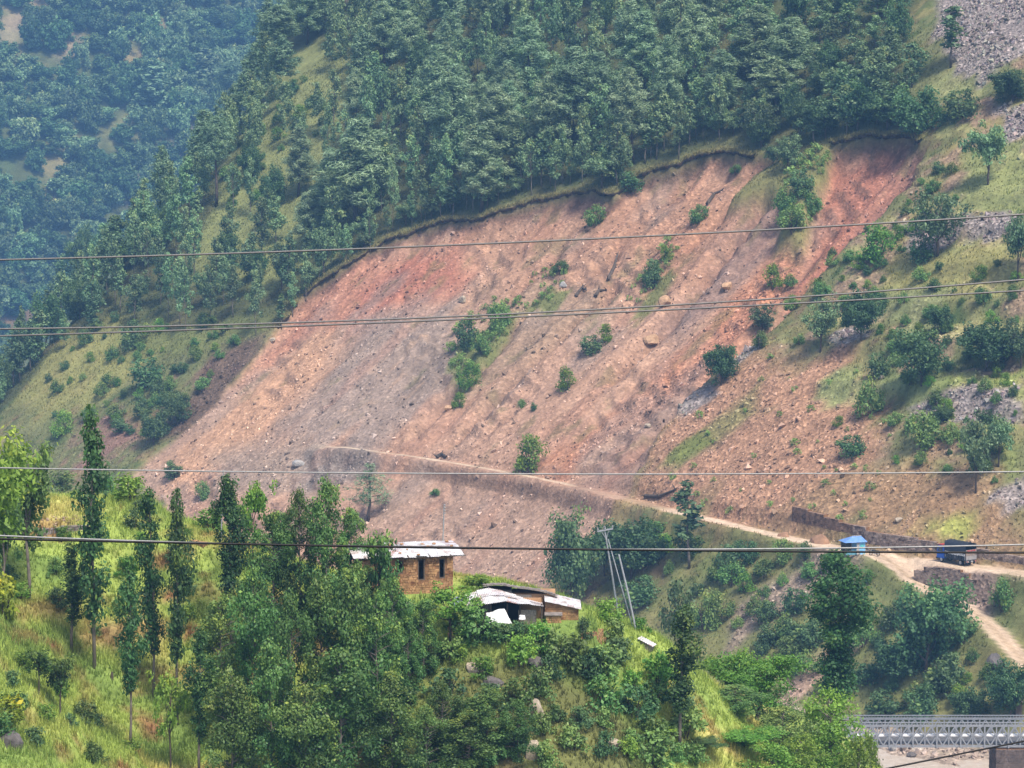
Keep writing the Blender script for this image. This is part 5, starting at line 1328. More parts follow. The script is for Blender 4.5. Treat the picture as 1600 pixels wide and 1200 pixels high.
M_SLATE = simple_mat('slate_slabs', (0.22, 0.19, 0.17), 0.9, var=0.5, scale=3.0, bump=0.3)

def quadmesh(m, P):                                     # thin solid panel through four corners
    P = [Vector(p) for p in P]; n = (P[1] - P[0]).cross(P[3] - P[0]).normalized() * 0.012
    return m.add([p - n for p in P] + [p + n for p in P], [(3, 2, 1, 0), (4, 5, 6, 7), (0, 1, 5, 4), (1, 2, 6, 5), (2, 3, 7, 6), (3, 0, 4, 7)])

def tin_sheet(p00, p10, p11, p01, waves=9, amp=0.022, sag=0.0):
    """corrugated sheet; the waves run across p00-p10, the ribs along p00-p01"""
    p00, p10, p11, p01 = map(Vector, (p00, p10, p11, p01))
    nx, ny = waves * 4, 3
    nrm = (p10 - p00).cross(p01 - p00).normalized()
    if nrm.z < 0: nrm = -nrm
    m = MB(); V = []
    for s_ in (0, 1):
        for j in range(ny + 1):
            for i in range(nx + 1):
                a, b_ = i / nx, j / ny
                q = (p00 * (1 - a) + p10 * a) * (1 - b_) + (p01 * (1 - a) + p11 * a) * b_
                V.append(q + nrm * (amp * math.sin(a * waves * 2 * math.pi) - 0.006 * s_ - sag * math.sin(b_ * math.pi)))
    F = []; K = (nx + 1) * (ny + 1)
    for j in range(ny):
        for i in range(nx):
            k = j * (nx + 1) + i
            F.append((k, k + 1, k + nx + 2, k + nx + 1)); F.append((K + k, K + k + nx + 1, K + k + nx + 2, K + k + 1))
    return m.add(V, F)

def masonry(name, parent, A, B, zb, zt, depth, mat, sl=0.42, sh=0.2, seed=0, holes=(), jit=0.03, up=True):
    """a face of rubble stones along A-B (plan points), each stone a rough block; holes: (s0, s1, z0, z1) along the face"""
    r = random.Random(seed); A = Vector((A[0], A[1], 0)); B = Vector((B[0], B[1], 0)); d = B - A; L = d.length; d.normalize(); nn = Vector((d.y, -d.x, 0))
    m = MB(); z = 0.0; fz = (lambda t: zb[0] * (1 - t) + zb[1] * t) if not np.isscalar(zb) else (lambda t: zb)
    H = zt - (min(zb) if not np.isscalar(zb) else zb)
    while z < H - 0.03:
        h = sh * r.uniform(0.7, 1.3); s_ = -r.random() * sl
        h = min(h, H - z)
        while s_ < L:
            w = sl * r.uniform(0.5, 1.5); s0, s1 = max(0.0, s_), min(L, s_ + w); s_ += w
            if s1 - s0 < 0.06: continue
            z0 = (min(zb) if not np.isscalar(zb) else zb) + z
            if any(s1 > a + 0.03 and s0 < b_ - 0.03 and z0 + h > c + 0.03 and z0 < e - 0.03 for a, b_, c, e in holes): continue
            g = 0.014; o = [r.uniform(0.0, jit) for _ in range(4)]
            base = depth
            P = []
            for yy in (0, 1):
                for k, (ss, zz) in enumerate(((s0 + g, z0 + g), (s1 - g, z0 + g), (s1 - g, z0 + h - g), (s0 + g, z0 + h - g))):
                    q = A + d * (ss + (r.uniform(-g, g) * 1.5 if yy else 0)) + nn * (o[k] + 0.02 if yy else -base)
                    P.append((q.x, q.y, zz + (r.uniform(-g, g) * 1.5 if yy else 0)))
            m.add(P, [(3, 2, 1, 0), (4, 5, 6, 7), (0, 1, 5, 4), (1, 2, 6, 5), (2, 3, 7, 6), (3, 0, 4, 7)])
        z += h
    o = m.build(name, mat, parent)
    if up: o['kind'] = 'stuff'
    return o

# ---- the stone house with the white tin roof
house = empty('stone_house', (-7.0, 210.5, HZ - 0.2), 0, 1.0, 'ochre stone house with white patched tin roof and three dark barred windows', 'house')
inv = Matrix.Translation(house.location).inverted()
def H(o):                                               # keep world positions of parts under their Empty
    o.matrix_parent_inverse = inv; return o
fr = at_depth(708, 925, 209.6); fl = at_depth(566, 925, 208.2)
fd_ = Vector((fr[0] - fl[0], fr[1] - fl[1], 0)); FL = fd_.length; fd_.normalize(); fn = Vector((fd_.y, -fd_.x, 0))   # fn looks to the viewer
zt_ = at_depth(690, 869, 209.4)[2]; zb_ = HZ - 1.2
corner = lambda s_, t, z: (fl[0] + fd_.x * s_ - fn.x * t, fl[1] + fd_.y * s_ - fn.y * t, z)
wins = []
for (x0, x1, y0, y1) in ((619.5, 630, 876, 897), (653, 664, 874, 907), (686, 695.5, 873, 904)):
    s0 = (x0 - 566) / (708 - 566) * FL; s1 = (x1 - 566) / (708 - 566) * FL
    Yw = 208.2 + 1.4 * (s0 / FL)
    wins.append((s0, s1, at_depth(x0, y1, Yw)[2], at_depth(x0, y0, Yw)[2]))
m = MB(); DEP = 4.2; T_ = 0.35
def wall_strip(s0, s1, z0, z1, t0=0.05, t1=T_):
    P = [corner(s_, t, z) for z in (z0, z1) for (s_, t) in ((s0, t0), (s1, t0), (s1, t1), (s0, t1))]
    m.add(P, [(3, 2, 1, 0), (4, 5, 6, 7), (0, 1, 5, 4), (1, 2, 6, 5), (2, 3, 7, 6), (3, 0, 4, 7)])
edges = [0.0]
for w in wins: edges += [w[0], w[1]]
edges.append(FL)
for k in range(0, len(edges), 2): wall_strip(edges[k], edges[k + 1], zb_, zt_)
for w in wins: wall_strip(w[0], w[1], zb_, w[2]); wall_strip(w[0], w[1], w[3], zt_ + 0.0)
for (s0, s1, t0, t1) in ((0, FL, DEP - T_, DEP), (0, T_, T_, DEP - T_), (FL - T_, FL - 0.05, T_, DEP - T_)):
    P = [corner(s_, t, z) for z in (zb_, zt_) for (s_, t) in ((s0, t0), (s1, t0), (s1, t1), (s0, t1))]
    m.add(P, [(3, 2, 1, 0), (4, 5, 6, 7), (0, 1, 5, 4), (1, 2, 6, 5), (2, 3, 7, 6), (3, 0, 4, 7)])
H(m.build('wall', M_MORTAR, house))
H(masonry('stonework', house, corner(0, 0.05, 0), corner(FL, 0.05, 0), zb_, zt_, 0.02, M_STONE, 0.32, 0.19, 3, wins, 0.04))
H(masonry('stonework', house, corner(FL - 0.05, 0.0, 0), corner(FL - 0.05, DEP, 0), zb_, zt_, 0.02, M_STONE, 0.32, 0.19, 4, (), 0.04))
for w in wins:
    f_ = MB(); mid = (w[0] + w[1]) / 2
    for (a, b_) in (((w[0] + 0.04, w[2]), (w[0] + 0.04, w[3])), ((w[1] - 0.04, w[2]), (w[1] - 0.04, w[3])), ((w[0], w[2] + 0.04), (w[1], w[2] + 0.04)), ((w[0], w[3] - 0.04), (w[1], w[3] - 0.04))):
        f_.beam(corner(a[0], 0.10, a[1]), corner(b_[0], 0.10, b_[1]), 0.08, 0.08, (0, 1, 0.01))
    fo = H(f_.build('window', M_WOOD, house))
    s_ = MB().beam(corner(w[0] - 0.08, 0.03, w[2] - 0.05), corner(w[1] + 0.08, 0.03, w[2] - 0.05), 0.26, 0.06).build('sill', M_SLATE, fo); s_.matrix_parent_inverse = inv
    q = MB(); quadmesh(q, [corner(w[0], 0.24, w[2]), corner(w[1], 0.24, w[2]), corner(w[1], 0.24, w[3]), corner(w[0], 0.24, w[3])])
    s_ = q.build('dark_pane', M_DARK, fo); s_.matrix_parent_inverse = inv  # near-black pane painted as the dark of the room behind the bars
    for k in range(3):
        x = w[0] + (w[1] - w[0]) * (k + 1) / 4
        s_ = MB().beam(corner(x, 0.12, w[2]), corner(x, 0.12, w[3]), 0.04, 0.04, (0, 1, 0.01)).build('bar', M_WOOD, fo); s_.matrix_parent_inverse = inv
rr = random.Random(5); zr = zt_ + 0.10
ncol = 9; x0, x1 = -0.6, FL + 0.75
for row in range(2):
    for k in range(ncol):
        a = x0 + (x1 - x0) * k / ncol - 0.05; b_ = x0 + (x1 - x0) * (k + 1) / ncol + 0.05
        t0, t1 = (-0.3, 2.2) if row == 0 else (1.95, DEP + 0.4)
        rise = lambda t: 0.30 * (t / 2.2) if t < 2.2 else 0.30 - 0.04 * (t - 2.2)
        dz = [rr.uniform(-0.015, 0.03) for _ in range(4)]; e0 = t0 + rr.uniform(-0.16, 0.12)
        lift = 0.018 * (k % 2) + (0.04 if row else 0) + (0.03 if rr.random() < 0.2 else 0)
        sh_ = tin_sheet(corner(a, e0, zr + rise(e0) + lift + dz[0]), corner(b_, e0, zr + rise(e0) + lift + dz[1]), corner(b_, t1, zr + rise(t1) + lift + dz[2]), corner(a, t1, zr + rise(t1) + lift + dz[3]), 8)
        H(sh_.build('roof_sheet', M_TIN if rr.random() < 0.7 else M_TIN2, house))
for k in range(5):
    s_ = 0.2 + (FL - 0.4) * k / 4
    H(MB().tube([corner(s_, -0.35, zr - 0.04), corner(s_, DEP + 0.2, zr + 0.2)], 0.06, 6).build('rafter', M_WOOD, house))
H(MB().tube([corner(-0.3, -0.1, zr - 0.1), corner(FL + 0.9, -0.1, zr - 0.07)], 0.07, 6).build('eave_pole', M_WOOD, house))
for k in range(16):
    s_, t = rr.uniform(0, FL + 0.4), rr.uniform(-0.2, DEP)
    me = boulder_mesh(400 + k, 'roof_stone'); me.materials.append(M_STONE)
    o = H(link('roof_stone', me, house)); o.location = corner(s_, t, zr + rise(max(t, 0)) + 0.10); q = rr.uniform(0.08, 0.16); o.scale = (q * 1.3, q, q * 0.6)

# ---- the patched hut, its rear shed and the stone store beside it
def hut_box(m, P0, P1, Y0_, Y1_, z0, z1):               # upright box between two picture columns
    a = at_depth(P0, 900, Y0_); b_ = at_depth(P1, 900, Y0_)
    m.add([(a[0], Y0_, z0), (b_[0], Y0_, z0), (b_[0], Y1_, z0), (a[0], Y1_, z0), (a[0], Y0_, z1), (b_[0], Y0_, z1), (b_[0], Y1_, z1), (a[0], Y1_, z1)],
          [(3, 2, 1, 0), (4, 5, 6, 7), (0, 1, 5, 4), (1, 2, 6, 5), (2, 3, 7, 6), (3, 0, 4, 7)])
    return m
zS = SZ - 0.3
hut = empty('patched_hut', (0.0, 205.5, SZ - 0.2), 0, 1.0, 'low hut under a sagging white tin patchwork roof, dark open front', 'hut')
inv2 = Matrix.Translation(hut.location).inverted()
def H2(o, iv=inv2): o.matrix_parent_inverse = iv; return o
zfr = at_depth(790, 944, 204.2)[2]
m = MB(); hut_box(m, 738, 742, 204.5, 207.2, zS, zfr - 0.15); hut_box(m, 742.2, 846, 207.0, 207.3, zS, zfr - 0.1); H2(m.build('wall', M_MUD, hut))
for k in range(6):
    H2(hut_box(MB(), 742 + k * 4.4, 742 + k * 4.4 + 3.9, 205.3 + 0.02 * (k % 2), 205.36 + 0.02 * (k % 2), zS, zfr - 0.28 - 0.05 * rr.random()).build('plank', M_WOODG, hut))
for x in (736, 765, 792, 812, 846):
    a = at_depth(x, 950, 204.6); H2(MB().tube([(a[0], 204.6, zS), (a[0] + 0.03, 204.6, zfr - 0.05)], 0.06, 6).build('post', M_WOOD, hut))
H2(hut_box(MB(), 810, 838, 204.62, 204.68, zS, zfr - 0.5).build('woven_panel', M_STRAW, hut))
H2(hut_box(MB(), 768, 812, 206.2, 206.25, zS, zfr - 0.3).build('back_panel', M_DARK, hut))  # near-black sheet added as the shade under the roof
FE = [(731, 951), (752, 947), (772, 943), (791, 940), (810, 944), (829, 945), (848, 947)]; BE = [(728, 931), (746, 925), (764, 921), (784, 925), (805, 931), (826, 937), (846, 943)]
for k in range(6):
    for row in range(2):
        f0 = at_depth(*FE[k], 204.0); f1 = at_depth(*FE[k + 1], 204.0); b0 = at_depth(*BE[k], 207.4); b1 = at_depth(*BE[k + 1], 207.4)
        t0, t1 = (-0.03 + rr.uniform(-0.03, 0.05), 0.56) if row == 0 else (0.48, 1.02)
        l0 = Vector((0, 0, 0.03 + 0.03 * row + rr.uniform(-0.02, 0.05) + 0.02 * (k % 2)))
        lp = lambda p, q, t: Vector(p) * (1 - t) + Vector(q) * t
        e = Vector((0.06, 0, 0))
        sh_ = tin_sheet(lp(f0, b0, t0) + l0 - e, lp(f1, b1, t0) + l0 + e + Vector((0, 0, rr.uniform(-0.05, 0.05))), lp(f1, b1, t1) + l0 + e, lp(f0, b0, t1) + l0 - e, 8, sag=0.02)
        H2(sh_.build('roof_sheet', M_TIN if (k + row) % 3 else M_TIN2, hut))
for k in range(7):
    a = at_depth(rr.uniform(740, 840), rr.uniform(930, 940), 205.6); me = boulder_mesh(430 + k, 'roof_stone'); me.materials.append(M_STONE)
    a[2] = zfr + 0.16; o = H2(link('roof_stone', me, hut)); o.location = a.tolist(); q = rr.uniform(0.08, 0.15); o.scale = (q * 1.4, q, q * 0.6)
# white tarpaulin heaped at the front
def cloth(name, P, mat, label, cat, seed, nx=14, ny=10, amp=0.12, thick=0.015, parent=None):
    r = np.random.default_rng(seed); P = [Vector(p) for p in P]; nrm = (P[1] - P[0]).cross(P[3] - P[0]).normalized(); V = []; F = []
    for s_ in (0, 1):
        for j in range(ny + 1):
            for i in range(nx + 1):
                a, b_ = i / nx, j / ny
                q = (P[0] * (1 - a) + P[1] * a) * (1 - b_) + (P[3] * (1 - a) + P[2] * a) * b_
                V.append(q + nrm * (amp * float(fbm(a * 3.0 + seed, b_ * 2.4, 3, seed)) + thick * s_))
    K = (nx + 1) * (ny + 1)
    for j in range(ny):
        for i in range(nx):
            k = j * (nx + 1) + i; F += [(k, k + 1, k + nx + 2, k + nx + 1), (K + k, K + k + nx + 1, K + k + nx + 2, K + k + 1)]
    o = MB().add(V, F).build(name, mat, parent, True)
    return tag(o, label, cat) if label else o
cloth('tarpaulin', [at_depth(762, 974, 203.7), at_depth(800, 974, 203.7), at_depth(788, 951, 204.2), at_depth(760, 957, 204.2)], M_TARP, 'crumpled white tarpaulin hung at the open front of the patched hut', 'tarpaulin', 3, amp=0.25)
cloth('sack', [at_depth(811, 968, 203.9), at_depth(821, 968, 203.9), at_depth(820, 961, 204.0), at_depth(812, 961, 204.0)], M_TARP, 'small white sack beside the woven panel of the hut', 'sack', 4, amp=0.1)
cloth('cloth', [at_depth(709, 948, 205.2), at_depth(722, 946, 205.2), at_depth(723, 931, 205.4), at_depth(709, 933, 205.4)], M_BLUECL, 'pale blue cloth hung out beside the patched hut', 'cloth', 5, amp=0.12)
# rear shed with slate edge
shed = empty('rear_shed', (2.0, 209.0, SZ - 0.2), 0, 1.0, 'long mud-walled shed behind the patched hut, dark mossy roof', 'shed')
iv3 = Matrix.Translation(shed.location).inverted()
m = MB(); zsr = at_depth(840, 924, 208.5)[2]
hut_box(m, 800, 868, 208.0, 210.2, zS, zsr - 0.1); H2(m.build('wall', M_MUD, shed), iv3)
H2(hut_box(MB(), 760, 799.7, 208.2, 210.2, zS, zsr + 0.1).build('wall', M_WOODG, shed), iv3)
for k in range(7): H2(hut_box(MB(), 806 + k * 3.6, 806 + k * 3.6 + 3.2, 207.93, 207.98, zS, zsr - 0.14).build('plank', M_WOODG, shed), iv3)
TE = [(755, 917), (772, 914), (790, 915), (808, 919), (826, 921), (844, 924), (858, 928), (870, 933)]
for k in range(7):
    a, b_ = at_depth(*TE[k], 207.7), at_depth(*TE[k + 1], 207.7); q = MB()
    c_ = Vector((0, 2.8, -0.45)); quadmesh(q, [Vector(a), Vector(b_) + Vector((0.04, 0, 0)), Vector(b_) + c_, Vector(a) + c_])
    for j in range(3):
        q.box(Vector(a) + (Vector(b_) - Vector(a)) * (j + 0.5) / 3 + Vector((0, 0.15 + 0.3 * rr.random(), 0.06)), (0.34, 0.4, 0.05), Matrix.Rotation(rr.uniform(-0.15, 0.15), 3, 'Y'))
    H2(q.build('roof_slab', M_SLATE, shed), iv3)
# stone store
store = empty('stone_store', (4.0, 207.0, SZ - 0.5), 0, 1.0, 'small ochre stone store at the field end, roof sloping down to the field', 'shed')
iv4 = Matrix.Translation(store.location).inverted()
sa, sb = at_depth(852, 940, 206.2), at_depth(904, 952, 206.2); zlow = SZ - 1.0
m = MB()
m.add([(sa[0], 206.2, zlow), (sb[0], 206.2, zlow), (sb[0], 209.0, zlow), (sa[0], 209.0, zlow), (sa[0], 206.2, sa[2]), (sb[0], 206.2, sb[2]), (sb[0], 209.0, sb[2]), (sa[0], 209.0, sa[2])], [(3, 2, 1, 0), (4, 5, 6, 7), (0, 1, 5, 4), (1, 2, 6, 5), (2, 3, 7, 6), (3, 0, 4, 7)])
H2(m.build('wall', M_MUD, store), iv4)
H2(masonry('stonework', store, (sa[0], 206.19), (sb[0], 206.19), zlow, sb[2] - 0.03, 0.02, M_STONE, 0.3, 0.18, 8), iv4)
H2(masonry('stonework', store, (sa[0], 206.185), (sa[0] + (sb[0] - sa[0]) * 0.55, 206.185), sb[2] - 0.02, (sa[2] + sb[2]) / 2 - 0.02, 0.02, M_STONE, 0.3, 0.16, 9), iv4)
for k in range(5):
    t0, t1 = k / 5, (k + 1) / 5; L_ = lambda t: Vector((sa[0], 205.9, sa[2] + 0.07)) * (1 - t) + Vector((sb[0] + 0.15, 205.9, sb[2] + 0.05)) * t
    sh_ = tin_sheet(L_(t0) - Vector((0.05, 0, 0)), L_(t1) + Vector((0.05, 0, 0.02 * (k % 2))), L_(t1) + Vector((0.05, 3.2, 0.1)), L_(t0) + Vector((-0.05, 3.2, 0.1)), 6)
    H2(sh_.build('roof_sheet', M_TIN2 if k % 2 else M_TIN, store), iv4)
pen = empty('stone_pen', (3.2, 205.4, SZ - 0.4), 0, 1.0, 'low stone pen with a slab lid in front of the stone store', 'pen')
iv5 = Matrix.Translation(pen.location).inverted(); zpe = at_depth(864, 960, 205.0)[2]
H2(hut_box(MB(), 853, 877, 205.05, 206.0, zlow, zpe - 0.1).build('wall', M_MORTAR, pen), iv5)
pa, pb = at_depth(853, 960, 205.05), at_depth(877, 960, 205.05)
H2(masonry('stonework', pen, pa, pb, zlow, zpe - 0.1, 0.02, M_STONE, 0.28, 0.16, 12), iv5)
H2(hut_box(MB(), 851, 879, 204.9, 206.05, zpe - 0.09, zpe - 0.02).build('lid', M_SLATE, pen), iv5)
# dry stone walls of the fields
def dry_wall(label, pts, surf, h, seed, mat=M_SLATE, sl=0.35, sh=0.18, sunk=0.3, cat='stone wall', name='stone_wall', th=0.5):
    g = hit([p[0] for p in pts], [p[1] for p in pts], surf); e = empty(name, g[0], 0, 1.0, label, cat); iv = Matrix.Translation(e.location).inverted()
    core = MB()
    for k in range(len(g) - 1):
        zb0 = min(g[k][2], g[k + 1][2]) - sunk; zt0 = max(g[k][2], g[k + 1][2]) + h
        H2(masonry('stonework', e, g[k], g[k + 1], zb0, zt0, th, mat, sl, sh, seed + k, (), 0.06), iv)
        d = Vector(g[k + 1] - g[k]); d.z = 0; n_ = Vector((d.y, -d.x, 0)).normalized() * -(th / 2 + 0.03)
        core.beam(Vector((g[k][0], g[k][1], (zb0 + zt0) / 2)) + n_, Vector((g[k + 1][0], g[k + 1][1], (zb0 + zt0) / 2)) + n_, th, zt0 - zb0 - 0.04)
    H2(core.build('core', M_MORTAR, e), iv)
    return e
dry_wall('rough dry stone wall below the grass field by the hut', [(906, 1000), (915, 999), (924, 999), (933, 1000), (942, 1002), (951, 1004)], hC, 0.22, 31, M_STONE)
dry_wall('collapsed grey terrace wall between the upper left trees', [(58, 838), (95, 832), (140, 828)], hC, 0.35, 35)
dry_wall('low terrace wall left of the columnar tree', [(296, 850), (306, 852), (318, 856)], hC, 0.3, 38, M_STONE)
P = hit(rr_x := np.random.default_rng(5).uniform(700, 765, 70), np.random.default_rng(6).uniform(975, 998, 70), hC)
rg = np.random.default_rng(8); szz = rg.uniform(0.1, 0.3, 70)
rocks('yard_rubble', P + np.array([0, 0, 0.08]), szz, np.clip(lin(214, 164, 122)[None] * 0.75 * rg.uniform(0.6, 1.3, (70, 1)), 0, 0.8), rg, 'heap of pale stones in the yard before the patched hut')
P = hit(rg.uniform(60, 145, 60), rg.uniform(800, 835, 60), hC)
rocks('terrace_rubble', P + np.array([0, 0, 0.06]), rg.uniform(0.08, 0.24, 60), np.clip(lin(190, 165, 140)[None] * 0.7 * rg.uniform(0.6, 1.3, (60, 1)), 0, 0.8), rg, 'stones fallen from the terrace wall')
# tin-covered heap on the field edge
hp = hit([1011], [1012], hC)[0]; heap = empty('covered_heap', hp, R(-25), 1.0, 'low stone heap covered by one tilted pale tin sheet at the field edge', 'heap')
MB().box((0, 0, 0.15), (0.95, 0.6, 0.5), Matrix.Rotation(R(22), 3, 'Y')).build('base', M_SLATE, heap)
tin_sheet((-0.62, -0.4, 0.72), (0.62, -0.4, 0.2), (0.62, 0.4, 0.24), (-0.62, 0.4, 0.76), 7).build('cover', M_TIN2, heap)
hp = hit([175], [1062], hC)[0]
tag(MB().tube([(hp[0], hp[1], hp[2] - 0.2), (hp[0], hp[1], hp[2] + 0.35), (hp[0] + 0.03, hp[1], hp[2] + 0.55)], [0.12, 0.11, 0.07], 8).build('tree_stump', BARK), 'dark burnt stump standing in the grass among the slender trees', 'stump')

# ================================================================ poles and wires
M_POLE = simple_mat('galvanised_pole', (0.33, 0.34, 0.36), 0.55, metal=0.2, var=0.15)
M_INS = simple_mat('glazed_insulator', (0.32, 0.30, 0.30), 0.3)
def pole(bx_, by_, tx, ty, Y, r0, r1, label, arm=None, ins=0, strut=None):
    b_ = at_depth(bx_, by_, Y); b_[2] = float(hC(np.array([b_[0]]), np.array([Y]))[0]); t = at_depth(tx, ty, Y)
    e = empty('utility_pole', b_, 0, 1.0, label, 'pole'); iv = Matrix.Translation(e.location).inverted()
    H2(MB().tube([b_ - np.array([0, 0, 0.4]), (b_ + t) / 2, t], [r0, (r0 + r1) / 2, r1], 8).build('shaft', M_POLE, e), iv)
    if arm:
        a0, a1 = at_depth(*arm[0], Y - 0.1), at_depth(*arm[1], Y - 0.1); H2(MB().beam(a0, a1, 0.09, 0.1).build('crossarm', M_POLE, e), iv)
        mid = b_ + (t - b_) * 0.86
        for a in (a0 * 0.75 + a1 * 0.25, a0 * 0.25 + a1 * 0.75): H2(MB().beam(a, mid, 0.04, 0.04).build('brace', M_POLE, e), iv)
        for f in (0.04, 0.5, 0.96):
            q = a0 * (1 - f) + a1 * f; H2(MB().tube([q + [0, 0, 0.05], q + [0, 0, 0.12], q + [0, 0, 0.16], q + [0, 0, 0.26]], [0.03, 0.07, 0.05, 0.06], 8).build('insulator', M_INS, e), iv)
    for k in range(ins):
        q = b_ + (t - b_) * (0.99 - 0.035 * k) + np.array([0.12, -0.05, 0]); H2(MB().tube([q - [0.1, 0, 0], q + [0.02, 0, 0]], [0.03, 0.06], 6).build('insulator', M_INS, e), iv)
    if strut:
        s0 = at_depth(*strut[0], Y - 0.1); s1 = at_depth(*strut[1], Y - 0.8); s1[2] = float(hC(np.array([s1[0]]), np.array([s1[1]]))[0]) - 0.2; H2(MB().tube([s0, s1], 0.04, 6).build('stay', M_POLE, e), iv)
    return e
pole(968.5, 963, 943.8, 822, 214.0, 0.085, 0.06, 'leaning grey pole with a crossarm and a stay on the grass field', arm=((933, 830.5), (958, 826)), strut=((950, 842), (990.5, 968)))
pole(995.5, 968, 966.7, 866, 213.0, 0.085, 0.065, 'shorter bare leaning pole without crossarm beside the stayed pole')
pole(690, 905, 694, 788, 219.0, 0.055, 0.045, 'thin grey pole with side insulators behind the stone house', ins=4)
pole(345, 850, 349, 735, 226.0, 0.05, 0.04, 'faint thin pole left of the columnar tree', ins=2)
M_WIRE = simple_mat('weathered_cable', (0.16, 0.155, 0.15), 0.5, metal=0.2, var=0.15, scale=20)
M_WIREP = simple_mat('pale_cable', (0.30, 0.30, 0.29), 0.5, metal=0.2, var=0.15, scale=20)
M_WIREB = simple_mat('black_cable', (0.012, 0.012, 0.013), 0.55, var=0.1)
def wire(pts, wpx, Y, mat, label):
    x = np.array([p[0] for p in pts], float); y = np.array([p[1] for p in pts], float); c = np.polyfit(x, y, min(2, len(pts) - 1))
    xs = np.linspace(-1400, 3000, 61); P = [at_depth(a, float(np.polyval(c, a)), Y) for a in xs]
    tag(MB().tube(P, 0.82 * wpx / FPX * Y / 2, 7).build('overhead_wire', mat, None, True), label, 'wire', 'wires crossing the view')
wire([(0, 406), (800, 379), (1600, 335)], 3.6, 34, M_WIRE, 'uppermost grey wire, crossing the forest foot')
wire([(0, 514), (700, 495), (1600, 437)], 3.4, 35, M_WIRE, 'upper of the close pair of wires across the landslide')
wire([(0, 525), (700, 500), (1600, 454)], 3.4, 34.5, M_WIRE, 'lower of the close pair of wires across the landslide')
wire([(0, 731), (800, 740.5), (1600, 737)], 2.8, 36, M_WIREP, 'pale thin wire at the height of the dirt road')
wire([(0, 837), (800, 857.5), (1600, 851)], 3.2, 37, M_WIREP, 'pale wire just above the thick black cable')
wire([(0, 842), (800, 857), (1600, 863.5)], 4.2, 32, M_WIREB, 'thick black cable passing in front of the truck')
wire([(1390, 1200), (1600, 1158)], 3.6, 40, M_WIREB, 'black cable rising across the bridge corner')
# ================================================================ things along the road
M_GAB = simple_mat('gabion_stone', tuple(lin(168, 148, 134) * 0.78), 0.95, var=0.5, scale=1.6, bump=0.5, dirt=tuple(lin(112, 92, 84) * 0.6))
M_GABB = simple_mat('brown_wall_stone', tuple(lin(158, 128, 108) * 0.74), 0.95, var=0.45, scale=1.6, bump=0.5, dirt=tuple(lin(104, 82, 70) * 0.6))
def road_wall(label, px0, px1, off, h, seed, n=8, base_drop=0.5, name='retaining_wall', sl=0.6, sh=0.34, top_px=None, mat=None):
    """a wall of stacked stone along the road; off: metres uphill of the road's middle"""
    qx_, qz_ = ray(np.linspace(px0, px1, n), np.interp(np.linspace(px0, px1, n), [p[0] for p in ROAD_PX], [p[1] for p in ROAD_PX]))
    Yq = (Z0 - 100) / qz_; u_, v_ = to_uv(qx_ * Yq, Yq); u_ = road_u(v_) + off
    gx_, gy_ = from_uv(u_, v_); e = empty(name, (gx_[0], gy_[0], Z0), 0, 1.0, label, 'wall'); iv = Matrix.Translation(e.location).inverted()
    core = MB()
    hh = h if not np.isscalar(h) else [h] * n
    for k in range(n - 1):
        A, B = (gx_[k], gy_[k]), (gx_[k + 1], gy_[k + 1]); zt = Z0 + (hh[k] + hh[k + 1]) / 2; zb = Z0 - base_drop
        H2(masonry('stonework', e, A, B, zb, zt, 0.5, mat or M_GAB, sl, sh, seed + k, (), 0.10), iv)
        d = Vector((B[0] - A[0], B[1] - A[1], 0)); n_ = Vector((d.y, -d.x, 0)).normalized() * -0.45
        core.beam(Vector((*A, (zb + zt) / 2)) + n_, Vector((*B, (zb + zt) / 2)) + n_, 0.8, zt - zb - 0.06)
    H2(core.build('core', M_MORTAR, e), iv)
    return e
road_wall('long grey stone retaining wall behind the truck and kiosk', 1322, 1640, 3.1, [2.9] * 4 + [2.4] * 4 + [2.0] * 4, 500, 12)
road_wall('brown retaining wall with slumped debris left of the kiosk', 1212, 1304, 3.6, [4.6, 4.4, 4.0, 3.6, 3.2], 530, 5, mat=M_GABB)
road_wall('pale stepped gabion block between the two retaining walls', 1303, 1321, 3.4, [3.6, 3.2], 545, 2)
road_wall('rough stone embankment holding the road under the truck', 1446, 1552, -3.0, [-1.6, -0.5, -0.15, -0.1, -0.1, -0.25, -0.8, -1.9], 560, 8, 3.0, 'stone_embankment', 0.5, 0.28)
def mound(px, py, w, h, label, seed, mat):
    p = hit([px], [py], hA)[0]; me = boulder_mesh(seed, 'soil_heap'); me.materials.append(mat); o = link('soil_heap', me)
    s_ = p[1] / FPX; o.location = (p[0], p[1], p[2] - 0.1); o.scale = (w * s_ * 0.55, w * s_ * 0.5, h * s_); return tag(o, label, 'heap')
M_SOIL = simple_mat('slumped_soil', tuple(lin(170, 132, 104) * 0.7), 0.95, var=0.35, scale=1.2, bump=0.6)
mound(1282, 848, 34, 16, 'heap of slumped brown soil at the foot of the brown retaining wall', 601, M_SOIL)
mound(1225, 838, 22, 10, 'smaller soil heap on the road edge by the brown retaining wall', 602, M_SOIL)
# white sheet fixed above the kiosk
cloth('sheet', [at_depth(1324, 841, 474.0), at_depth(1336, 839, 474.0), at_depth(1335, 829, 474.3), at_depth(1320, 823, 474.3)], M_TARP, 'white sheet hung above the blue kiosk on the stone wall', 'sheet', 9, amp=0.25)
cloth('sheet', [at_depth(1521, 845, 456.0), at_depth(1541, 845, 456.0), at_depth(1538, 841, 457.0), at_depth(1523, 841, 457.0)], M_TARP, 'crumpled white sheet lying on the wall top behind the truck', 'sheet', 10, amp=0.3)

